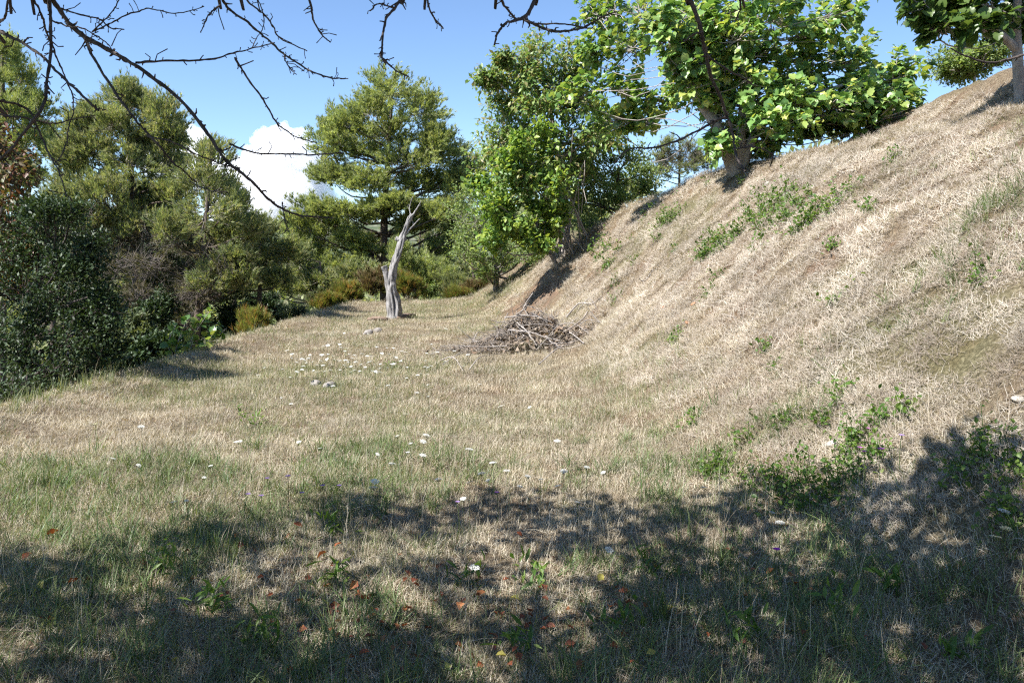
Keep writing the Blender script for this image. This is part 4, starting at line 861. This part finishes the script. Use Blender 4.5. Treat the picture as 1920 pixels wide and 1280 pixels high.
def plank(label, px0, px1, py, w, th, tilt, seed):
    """a slab of fallen bark, bowed and ragged at its ends"""
    rng = np.random.default_rng(seed); a = hit(px0, py); b = hit(px1, py + tilt); n = 9; t = np.linspace(0, 1, n)
    root = thing("bark_slab", label, "bark slab", (a + b) / 2, "bark slabs round the dead trunk"); c = a + (b - a) * t[:, None]; d = nrm(b - a); s = np.array([-d[1], d[0], 0])
    hw = w / 2 * (1 - .6 * np.abs(2 * t - 1) ** 3) * rng.uniform(.8, 1.2, n); z = np.array(height(c[:, 0], c[:, 1])) + .02 + .03 * np.sin(t * 3)
    V = []
    for i in range(n):
        p = np.array([c[i, 0], c[i, 1], z[i]])
        V += [p - s * hw[i], p - s * hw[i] * .5 + [0, 0, th * .9], p + s * hw[i] * .4 + [0, 0, th], p + s * hw[i], p - [0, 0, .03]]
    ii = np.arange(n * 5).reshape(n, 5); q = np.stack([ii[:-1], np.roll(ii, -1, 1)[:-1], np.roll(ii, -1, 1)[1:], ii[1:]], -1).reshape(-1, 4)
    mk("slab", V, [q, ii[:1][:, ::-1], ii[-1:]], M_PLANK, root)
plank("long flat slab of bark lying left of the dead trunk foot", 688, 728, 602, .18, .05, 0, 1); plank("slab of bark lying right of the dead trunk foot", 746, 778, 600, .2, .07, -5, 2)

def third(px): return ("left", "middle", "right")[min(2, max(0, int(px // 640)))]
# ------------------------------------------------------------------ stones
M_STONE = mat_bark("pale_limestone", (.26, .23, .19), (.46, .42, .36), 12, 1, .6); M_STONEG = mat_bark("grey_rock", (.14, .12, .105), (.36, .33, .30), 14, 1, .8); M_CLAY = mat_bark("reddish_clod", (.22, .09, .045), (.42, .22, .12), 14, 1, .6)
def stone_mesh(seed, mat):
    rng = np.random.default_rng(seed); V, F = ico(2); r = 1 + .35 * fbm(V[:, 0] * 1.3 + seed, V[:, 1] * 1.3 + V[:, 2] * 1.7, seed) + .12 * vnoise(V[:, 0] * 4, V[:, 1] * 4 + V[:, 2] * 3, seed)
    pl = rnd_dirs(rng, 5)
    V = V * r[:, None]
    for p in pl: dd = V @ p; V = V - np.maximum(dd - .72, 0)[:, None] * p
    o = mk("stone", V * [1, .8, .6], F, mat); m = o.data; bpy.data.objects.remove(o); return m
SM = [stone_mesh(i, M_STONE) for i in range(5)]; SG = [stone_mesh(10 + i, M_STONEG) for i in range(3)]; SCL = [stone_mesh(20 + i, M_CLAY) for i in range(2)]
def stone(px, py, wpx, label, meshes=SM, group=None, name="stone", cat="stone"):
    rng = np.random.default_rng(int(px * 7 + py)); p = hit(px, py); s = wpx / 2 * p[1] / FPX
    o = obj_from(meshes[rng.integers(len(meshes))], name); o.location = p + [0, 0, s * .15]; o.scale = (s * rng.uniform(.85, 1.15), s * rng.uniform(.8, 1.2), s * rng.uniform(.75, 1.1)); o.rotation_euler = (rng.uniform(-.4, .4), rng.uniform(-.4, .4), rng.uniform(0, 6))
    tag(o, label, cat, group)
stone(1562, 836, 34, "flat tan stone at the foot of the bank above the pink flowers"); stone(1908, 757, 26, "pale stone half buried at the right border of the bank")
stone(1763, 936, 16, "small white stone in the shade low on the bank"); stone(1440, 346, 15, "white stone on the bank just above the bramble patch"); stone(1385, 345, 10, "small reddish clod high on the bank left of the white stone", SCL, name="clod", cat="clod")
stone(1300, 573, 16, "dark reddish clod in a hole halfway up the bank", SCL, name="clod", cat="clod"); stone(1245, 577, 13, "orange clod left of the dark one on the bank", SCL, name="clod", cat="clod"); stone(1290, 608, 12, "orange clod below the dark one on the bank", SCL, name="clod", cat="clod")
stone(592, 722, 24, "left grey rock of the pair breaking the turf in the field", SG, name="rock", cat="rock"); stone(618, 725, 30, "right grey rock of the pair breaking the turf in the field", SG, name="rock", cat="rock")
stone(690, 627, 26, "low weathered stump in the grass below the dead trunk", SG, name="stump", cat="stump"); stone(708, 622, 24, "darker root lump beside the low stump below the dead trunk", SG, name="stump", cat="stump")
r_ = np.random.default_rng(401)
for px, py in ((1582, 325), (1590, 308), (1505, 452), (1530, 515), (1545, 518), (1572, 512), (1642, 430), (1655, 447), (1700, 320), (1745, 340), (1600, 322), (1483, 490), (1380, 492), (1398, 488), (1720, 440), (1835, 300), (1905, 345), (1780, 250), (1690, 250), (1820, 500), (1478, 590), (1610, 555), (1350, 520), (1460, 425), (1575, 420), (1640, 340), (1750, 300), (1860, 420), (1410, 320), (1530, 300), (1320, 540)):
    stone(px, py, r_.uniform(6, 11), "small pale limestone pebble showing through the hay on the " + ("upper" if py < 400 else "lower") + " bank", group="pebbles on the bank", name="pebble", cat="pebble")

# ------------------------------------------------------------------ brush pile at the foot of the bank
M_STICK = mat_bark("brown_stick", (.13, .105, .085), (.36, .31, .26), 22, .6)
def brush_pile():
    rng = np.random.default_rng(410); c = hit(985, 660); root = thing("brush_pile", "heap of cut grey branches and withered leaves at the foot of the bank", "brush pile", c)
    def top(x, y): return np.array(height(x, y)) + .55 * np.exp(-((x - c[0] - .12) / .55) ** 2 - ((y - c[1] - .2) / .6) ** 2) + .16 * np.exp(-((x - c[0] + .7) / .7) ** 2 - ((y - c[1] + .1) / .5) ** 2)
    for i in range(46):                                              # each cut branch
        x = c[0] + rng.normal() * .5 - .05; y = c[1] + rng.normal() * .3 + .1; L = rng.uniform(.35, 1.0); a = rng.normal() * .7 + (math.pi if rng.uniform() < .5 else 0)
        t = np.linspace(-.5, .5, 7); P = np.stack([x + t * L * math.cos(a), y + t * L * math.sin(a) * .6, 0 * t], -1); P[:, :2] += np.cumsum(rng.normal(size=(7, 2)) * .018, 0)
        P[:, 2] = top(P[:, 0], P[:, 1]) * .55 + .45 * top(x, y) + rng.uniform(-.12, .1) + t * rng.normal() * .35; P[:, 2] = np.maximum(P[:, 2], height(P[:, 0], P[:, 1]) + .01)
        r = rng.choice([.006, .009, .014], p=[.5, .35, .15]); parts = [tubes(P[None], np.linspace(r, r * .5, 7)[None], 5)]
        for q in range(rng.integers(1, 4)):
            k = rng.integers(1, 6); d = nrm(rng.normal(size=3) + [0, 0, .4]) * rng.uniform(.1, .3); parts.append(tubes(np.stack([P[k], P[k] + d * .5, P[k] + d + rng.normal(size=3) * .03])[None], np.array([[r * .6, r * .45, r * .2]]), 4))
        V, F = join(parts); mk("branch", V, F, M_STICK if i % 3 == 0 else M_TWIGG, root)
    for pts, r in (([(1043, 648), (1042, 620), (1038, 600), (1034, 588)], .016), ([(1062, 600), (1085, 585), (1110, 575), (1128, 560)], .016), ([(1085, 585), (1105, 577), (1118, 583)], .009), ([(1035, 632), (1065, 640), (1095, 650)], .018), ([(1030, 640), (1060, 630), (1085, 600)], .010), ([(1010, 690), (1050, 670), (1090, 652)], .010),
                   ([(1075, 625), (1100, 618), (1125, 610)], .010), ([(885, 650), (895, 640), (905, 628)], .012), ([(830, 690), (862, 682), (880, 660)], .008), ([(826, 682), (850, 690), (868, 702)], .009), ([(870, 645), (890, 655), (898, 665)], .006), ([(880, 700), (900, 690), (925, 672)], .009), ([(1030, 622), (1070, 622), (1105, 632)], .010)):
        P = smooth_path([hit(px, py) + [0, 0, .05 + .1 * (i == 1) + (.22 if pts[0][0] == 1043 else 0) * i] for i, (px, py) in enumerate(pts)], 10) if pts[0][0] != 1043 else smooth_path([at(px, py, hit(1043, 648)[1]) for px, py in pts], 10)
        V, F = tubes(P[None], np.linspace(r, r * .4, 10)[None], 6); mk("branch", V, F, M_TWIGG, root, smooth=True)
    n = 1300; x = c[0] + rng.normal(size=n) * .62 - .12; y = c[1] + rng.normal(size=n) * .34 + .05; O = np.stack([x, y, top(x, y) - rng.uniform(-.03, .25, n) * (top(x, y) - height(x, y))], -1)
    d = rnd_dirs(rng, n); d[:, 2] *= .45; L = rng.uniform(.08, .3, (n, 1)); P = np.stack([O, O + d * L * .5 + rng.normal(size=(n, 3)) * .012, O + d * L], 1); V, F = tubes(P, np.array([[.0045, .0035, .002]]) * rng.uniform(.7, 1.4, (n, 1)), 3); mk("twigs", V, F, M_STICK, root, kind="stuff")
    n = 900; x = c[0] + rng.normal(size=n) * .5 + .15; y = c[1] + rng.normal(size=n) * .32 + .05; O = np.stack([x, y, top(x, y) - rng.uniform(-.02, .3, n) * (top(x, y) - height(x, y))], -1)
    tv = np.array([[0, 0, 0], [.3, .4, .25], [.1, 1, -.1], [-.3, .5, .3]]); V, F = scat(tv, LEAF2[1], O, rnd_dirs(rng, n) + [0, 0, -.5], rnd_dirs(rng, n), rng.uniform(.06, .13, n))
    mk("withered_leaves", V, F, mat_leaf("withered_leaves", [(.17, .13, .095), (.26, .205, .15), (.34, .28, .22), (.22, .15, .10)], .15, .7, .15, 3), root, np.repeat(rng.uniform(0, 1, n), 4), kind="stuff")
brush_pile()

# ------------------------------------------------------------------ bramble patches and weeds
def patch(label, blobs, n, size, seed, mat=M_WEED, h=.22, name="bramble", cat="bramble", group=None, tpl=LEAFB):
    """a low patch of leafy shoots over the ground: blobs are (photo x, y, radius in photo px)"""
    rng = np.random.default_rng(seed); g = [hit(b[0], b[1]) for b in blobs]; root = thing(name, label, cat, g[0], group); S, E, LS = [], [], []
    wt = np.array([b[2] ** 2 for b in blobs], float); wt /= wt.sum()
    for c, b, w in zip(g, blobs, wt):
        r = b[2] * c[1] / FPX; m = max(4, int(n * w / 9)); rho = np.sqrt(rng.uniform(0, 1, m)) * r; a = rng.uniform(0, 2 * math.pi, m)
        x = c[0] + rho * np.cos(a) * .8; y = c[1] + rho * np.sin(a) * 1.1; z = np.array(height(x, y)); s = np.stack([x, y, z], -1); u = h * rng.uniform(.35, 1.1, (m, 1)) * (1 - .5 * (rho / r) ** 2)[:, None]
        S.append(s); E.append(s + (normal(x, y) * .6 + [0, 0, .5]) * u + rng.normal(size=(m, 3)) * .06)
    S, E = np.concatenate(S), np.concatenate(E); m = len(S); P = np.stack([S, (S + E) / 2 + rng.normal(size=(m, 3)) * .02, E], 1)
    V, F = tubes(P, np.array([[.003, .0025, .0015]]) + np.zeros((m, 1)), 3); mk("stems", V, F, M_WEED, root, kind="stuff")
    i = np.repeat(np.arange(m), 9); k = len(i); t = rng.uniform(.25, 1.05, (k, 1)); O = S[i] * (1 - t) + E[i] * t + rng.normal(size=(k, 3)) * .03
    V, F = scat(tpl[0], tpl[1], O, rnd_dirs(rng, k) + [0, 0, .2], rnd_dirs(rng, k) * .6 + [0, 0, .8] + .3 * TO_SUN, size * rng.uniform(.6, 1.3, k))
    mk("leaves", V, F, mat, root, np.repeat(rng.uniform(0, 1, k), len(tpl[0])), kind="stuff")
patch("large bright green bramble patch high on the sunny bank", [(1400, 420, 34), (1440, 405, 40), (1490, 400, 38), (1530, 410, 34), (1430, 380, 26), (1475, 370, 24), (1560, 395, 24), (1500, 430, 22), (1580, 370, 14)], 1710, .042, 1)
patch("green bramble clump left of and below the large patch", [(1340, 470, 30), (1325, 485, 20), (1365, 460, 20), (1420, 470, 14)], 798, .040, 2)
patch("bramble patch at the bank shoulder under the grey pine", [(1255, 415, 22), (1240, 430, 18), (1275, 405, 16)], 418, .042, 3)
patch("bramble shoots on the bank edge below the yellowing tree", [(1130, 480, 18), (1140, 500, 16), (1120, 460, 18), (1160, 470, 14)], 456, .050, 4)
patch("sprawling bramble at the bank foot in the shade", [(1450, 910, 46), (1520, 900, 44), (1400, 900, 30), (1560, 940, 44), (1490, 960, 44), (1600, 900, 34)], 1000, .030, 5, h=.14)
patch("leafy weeds along the right border in the shade", [(1850, 850, 40), (1900, 900, 40), (1800, 900, 34), (1880, 980, 40)], 700, .030, 6, h=.14)
patch("small leafy weeds under the pink flowers", [(1610, 830, 24), (1650, 860, 20), (1590, 860, 20)], 494, .028, 7, h=.12)
patch("clover like weeds beside the flat tan stone", [(1350, 885, 28), (1330, 900, 20)], 380, .028, 8, h=.10)
r_ = np.random.default_rng(420)
for k, (px, py, rp) in enumerate([(1570, 565, 12), (1400, 830, 12), (1585, 740, 16), (1555, 735, 12), (1330, 555, 10), (1450, 690, 14), (1440, 660, 10), (1290, 800, 14), (1270, 640, 10), (1540, 800, 14), (1695, 770, 12), (1350, 525, 10), (1210, 410, 12), (1230, 390, 10), (1680, 300, 10), (1330, 345, 8), (1390, 345, 8), (1440, 430, 10), (1840, 530, 10), (1625, 400, 8), (1155, 565, 10),
                                 (1235, 450, 10), (1560, 470, 8), (1610, 350, 8), (1480, 800, 10), (1150, 540, 12), (1650, 800, 12), (1190, 490, 9), (1270, 470, 9)]):
    patch("small green weed growing alone on the " + ("upper" if py < 500 else "middle" if py < 700 else "lower") + " part of the bank", [(px, py, rp)], 70, .036, 30 + k, h=.10, name="weed", cat="weed", group="weeds on the bank")
for k, (px, py, rp) in enumerate([(640, 1090, 18), (1010, 1100, 22), (880, 1100, 18), (400, 1150, 18), (1240, 1080, 16), (640, 1000, 16), (1150, 1180, 14), (980, 1230, 18), (1680, 1120, 18), (500, 1210, 14), (1560, 1150, 16), (300, 1080, 14), (1780, 1230, 18), (1400, 1210, 14), (480, 800, 26), (735, 690, 22)]):
    patch("low broad leaved weed in the " + third(px) + " third of the foreground grass", [(px, py, rp)], 40, .045, 80 + k, mat=M_WEED, h=.12, name="weed", cat="weed", group="weeds in the foreground", tpl=(LEAFB[0] * [.6, 1.6, 1], LEAFB[1]))

# ------------------------------------------------------------------ flowers
def plain(name, c, rough=.6, trans=.3):
    return mat_leaf(name, [tuple(x * .85 for x in c), c, tuple(min(1, x * 1.1) for x in c)], trans, rough, .2, 8)
M_UMBEL = plain("white_umbel", (.70, .70, .66)); M_STEM = plain("flower_stem", (.10, .13, .05)); M_PINK = plain("pink_petal", (.62, .22, .55)); M_MAG = plain("magenta_petal", (.50, .07, .50)); M_LILAC = plain("lilac_petal", (.33, .22, .46))
def umbel_mesh(seed, near):
    """flat lacy head of many small florets on rays, about 1 across"""
    rng = np.random.default_rng(seed); n = 26 if near else 12; V, F = [], []
    for i in range(n):
        a = i * 2.39996; r = .46 * math.sqrt((i + .5) / n); c = np.array([r * math.cos(a), r * math.sin(a), .10 - .35 * r * r + rng.uniform(-.02, .02)]); k = len(V); s = rng.uniform(.07, .12) * (1 if near else 1.5); m = 6
        V += [c + [0, 0, .02]] + [c + np.array([s * math.cos(q * 2 * math.pi / m) * rng.uniform(.7, 1.2), s * math.sin(q * 2 * math.pi / m) * rng.uniform(.7, 1.2), rng.uniform(-.02, .02)]) for q in range(m)]
        F += [[k, k + 1 + q, k + 1 + (q + 1) % m] for q in range(m)]
    o = mk("flower_head", np.array(V), [np.array(F)], M_UMBEL, rnd=rng.uniform(0, 1, len(V))); d = o.data; bpy.data.objects.remove(o); return d
UN = [umbel_mesh(i, True) for i in range(3)]; UF = [umbel_mesh(10 + i, False) for i in range(3)]
def stem_mesh(seed):
    rng = np.random.default_rng(seed); P = smooth_path([(0, 0, -.05), (.03 * rng.normal(), .03 * rng.normal(), .5), (0, 0, 1)], 6); V, F = tubes(P[None], np.linspace(.0075, .005, 6)[None], 4)
    k = np.array([[.55, .8], [.7, .95]]); a = rng.uniform(0, 6, 9); tip = np.stack([.09 * np.cos(a), .09 * np.sin(a), np.full(9, 1.0)], -1); Q = np.stack([np.tile([0, 0, .93], (9, 1)), tip], 1)
    V2, F2 = tubes(Q, np.full((9, 2), .003), 3); V, F = join([(V, F), (V2, F2)])
    o = mk("stem", V, F, M_STEM, rnd=np.full(len(V), .5)); d = o.data; bpy.data.objects.remove(o); return d
ST = [stem_mesh(i) for i in range(3)]
def umbel(px, py, wpx, label, group, near, h):
    rng = np.random.default_rng(int(px * 13 + py * 7)); p = hit(px, py, h); s = wpx * p[1] / FPX * (1 if near else 1.15)
    root = thing("umbel_flower", label, "flower", p, group)
    o = obj_from((UN if near else UF)[rng.integers(3)], "flower_head", root); o.location = (0, 0, h); o.scale = (s, s, s); o.rotation_euler = (rng.normal() * .22, rng.normal() * .22, rng.uniform(0, 6))
    o = obj_from(ST[rng.integers(3)], "stem", root); o.scale = (h * .9, h * .9, h + s * .02)
G1, G2, G3 = "white umbels scattered over the near field", "white umbels in the middle of the field", "white umbels in the far patch"
for px, py, w, lb in ((447, 829, 20, "largest white umbel in the sunny left half of the field"), (265, 800, 16, "white umbel left of the largest one near the tree shadow"), (1462, 980, 22, "white umbel in the shade left of the bramble and above the magenta flower"),
                      (1448, 962, 16, "thin side view umbel just above the white one in the right shade"), (1882, 963, 30, "uppermost of the three white umbels at the right border"), (1886, 996, 28, "middle one of the three white umbels at the right border"), (1868, 1007, 30, "lowest of the three white umbels at the right border"),
                      (890, 1066, 26, "white umbel lying in the dark shade near the picture centre bottom"), (1142, 1032, 20, "greyish umbel lying in the shade right of the lying white one"), (940, 762, 16, "white umbel standing alone in the sun below the brush pile"), (993, 764, 11, "smaller white umbel right of the lone one below the brush pile"), (1131, 887, 14, "rightmost white umbel on the edge of the shade"), (1320, 915, 16, "white umbel beside the clover like weeds at the bank foot")):
    umbel(px, py, w * .85, lb, G1, True, .14 if py > 1010 else .26)
for px, py, w in ((178, 795, 11), (212, 860, 11), (325, 942, 14), (383, 896, 10), (395, 873, 9), (560, 829, 10), (600, 840, 8), (703, 903, 17), (700, 914, 18), (735, 870, 14), (793, 854, 15), (793, 828, 14), (800, 816, 16), (1045, 827, 13), (822, 899, 15), (868, 935, 14), (903, 888, 16), (925, 868, 15), (950, 884, 14), (975, 912, 14), (990, 893, 13), (1013, 900, 13), (1046, 912, 14), (1057, 884, 16),
                  (1083, 942, 13), (880, 843, 18), (708, 852, 10), (760, 776, 11), (880, 905, 15), (770, 832, 10), (745, 818, 9), (260, 872, 10), (350, 940, 9), (765, 848, 9), (1100, 876, 12), (915, 902, 12)):
    umbel(px, py, w, "white umbel in the " + third(px) + " of the loose drift along the edge of the shade", G2, True, .24)
r_ = np.random.default_rng(430); cnt = 0
while cnt < 170:
    if r_.uniform() < .62: px, py = 640 + r_.normal() * 75, 672 + r_.normal() * 17
    elif r_.uniform() < .7: px, py = 790 + r_.normal() * 60, 680 + r_.normal() * 28
    else: px, py = r_.uniform(480, 860), r_.uniform(612, 760)
    if px < 455 or px > 900 or py < 604 or py > 780 or px < 455 + (700 - py) * .9: continue
    umbel(px, py, r_.uniform(4, 8) * (py / 690), "small white umbel in the " + ("far" if py < 660 else "near") + (" left" if px < 660 else " right") + " part of the drift below the dead trunk", G3, False, .20); cnt += 1
def blossom(px, py, wpx, label, mat, cat="flower", name="flower", h=.2, n=5, group=None):
    """a few petals in a loose cup on a thin stem"""
    rng = np.random.default_rng(int(px * 3 + py)); p = hit(px, py, h); s = wpx * p[1] / FPX; root = thing(name, label, cat, p, group); top = p + [0, 0, h]
    V, F = tubes(smooth_path([p - [0, 0, .02], (p + top) / 2 + rng.normal(size=3) * .01, top], 6)[None], np.full((1, 6), .0022), 4); mk("stem", V, F, M_STEM, root, rnd=np.full(len(V), .5))
    for q in range(n):
        a = q * 2 * math.pi / n + rng.normal() * .2; d = np.array([math.cos(a), math.sin(a), .45]); V, F = scat(LEAFB[0] * [1.3, 1, 1], LEAFB[1], top[None], d[None], np.array([[-d[0] * .4, -d[1] * .4, 1]]), np.array([s * .6]))
        mk("petal", V, F, mat, root, rnd=np.full(len(V), rng.uniform()))
blossom(1456, 1034, 15, "single magenta flower standing in the shaded foreground", M_MAG, n=7); blossom(1612, 842, 11, "left one of the pink flowers at the foot of the bank", M_PINK); blossom(1620, 850, 11, "lower pink flower at the foot of the bank", M_PINK)
blossom(1652, 845, 15, "right one of the pink flowers at the foot of the bank", M_PINK); blossom(1690, 822, 12, "pale lilac flower right of the pink ones on the bank", M_LILAC); blossom(1628, 806, 7, "tiny pink flower above the other pink ones on the bank", M_PINK); blossom(932, 925, 10, "pale pink flower among the umbels at the edge of the shade", M_PINK); blossom(858, 942, 9, "pale lilac flower left of the pale pink one", M_LILAC)
for px, py in ((465, 927), (490, 930), (501, 898), (540, 893), (566, 925), (605, 912), (636, 912)): blossom(px, py, 10, "small lilac scabious head in the left foreground grass", M_LILAC, h=.25, n=8, group="lilac flowers in the left foreground")

# ------------------------------------------------------------------ fallen leaves in the near grass
M_DEADL = mat_leaf("fallen_leaf", [(.20, .06, .03), (.29, .085, .035), (.15, .05, .03), (.36, .15, .06)], .25, .55, .25, 5, True); M_YEL = mat_leaf("yellow_leaf", [(.50, .42, .10), (.42, .40, .12)], .3, .5, .25, 5)
def dead_leaf(seed, mat):
    rng = np.random.default_rng(seed); V = LEAFB[0].copy() * [1, 1, 1]; V[:, 1] -= .5; V[:, 2] += .5 * V[:, 0] ** 2 * rng.uniform(1, 4) + .5 * V[:, 1] ** 2 * rng.uniform(-.5, 1.5) + rng.uniform(-.05, .05, len(V))
    o = mk("fallen_leaf", V, [np.array(f) for f in LEAFB[1]], mat, rnd=rng.uniform(0, 1, len(V)) * .3 + rng.uniform(0, .7)); d = o.data; bpy.data.objects.remove(o); return d
DL = [dead_leaf(i, M_DEADL) for i in range(7)]; YL = [dead_leaf(20 + i, M_YEL) for i in range(3)]
def drop(px, py, wpx, meshes, label, group):
    rng = np.random.default_rng(int(px * 5 + py * 11)); p = hit(px, py); s = wpx * p[1] / FPX; o = obj_from(meshes[rng.integers(len(meshes))], "fallen_leaf"); o.location = p + [0, 0, rng.uniform(.015, .05)]
    o.scale = (s, s, s); o.rotation_euler = (rng.normal() * .4, rng.normal() * .4, rng.uniform(0, 6)); tag(o, label, "leaf", group)
r_ = np.random.default_rng(440)
for i in range(150):
    u = r_.uniform()
    if u < .45: px, py = 930 + r_.normal() * 160, 1180 + r_.normal() * 60
    elif u < .75: px, py = 620 + r_.normal() * 120, 1170 + r_.normal() * 70
    else: px, py = r_.uniform(20, 1850), r_.uniform(1000, 1270)
    if not (5 < px < 1910 and 985 < py < 1276): continue
    drop(px, py, r_.uniform(11, 25), DL, "curled rust red fallen leaf in the " + ("left", "middle", "right")[min(2, int(px // 640))] + " third of the shaded foreground", "rust red fallen leaves")
for px, py in ((300, 1040), (330, 1245), (965, 1140), (1165, 1055), (840, 1265), (1125, 1100), (1255, 1150), (610, 1148), (80, 1115), (1220, 1245), (1690, 1255), (940, 1250)): drop(px, py, 22, YL, "yellow fallen leaf in the shaded foreground grass", "yellow fallen leaves")
for o in bpy.data.objects:
    if "_org" in o: del o["_org"]
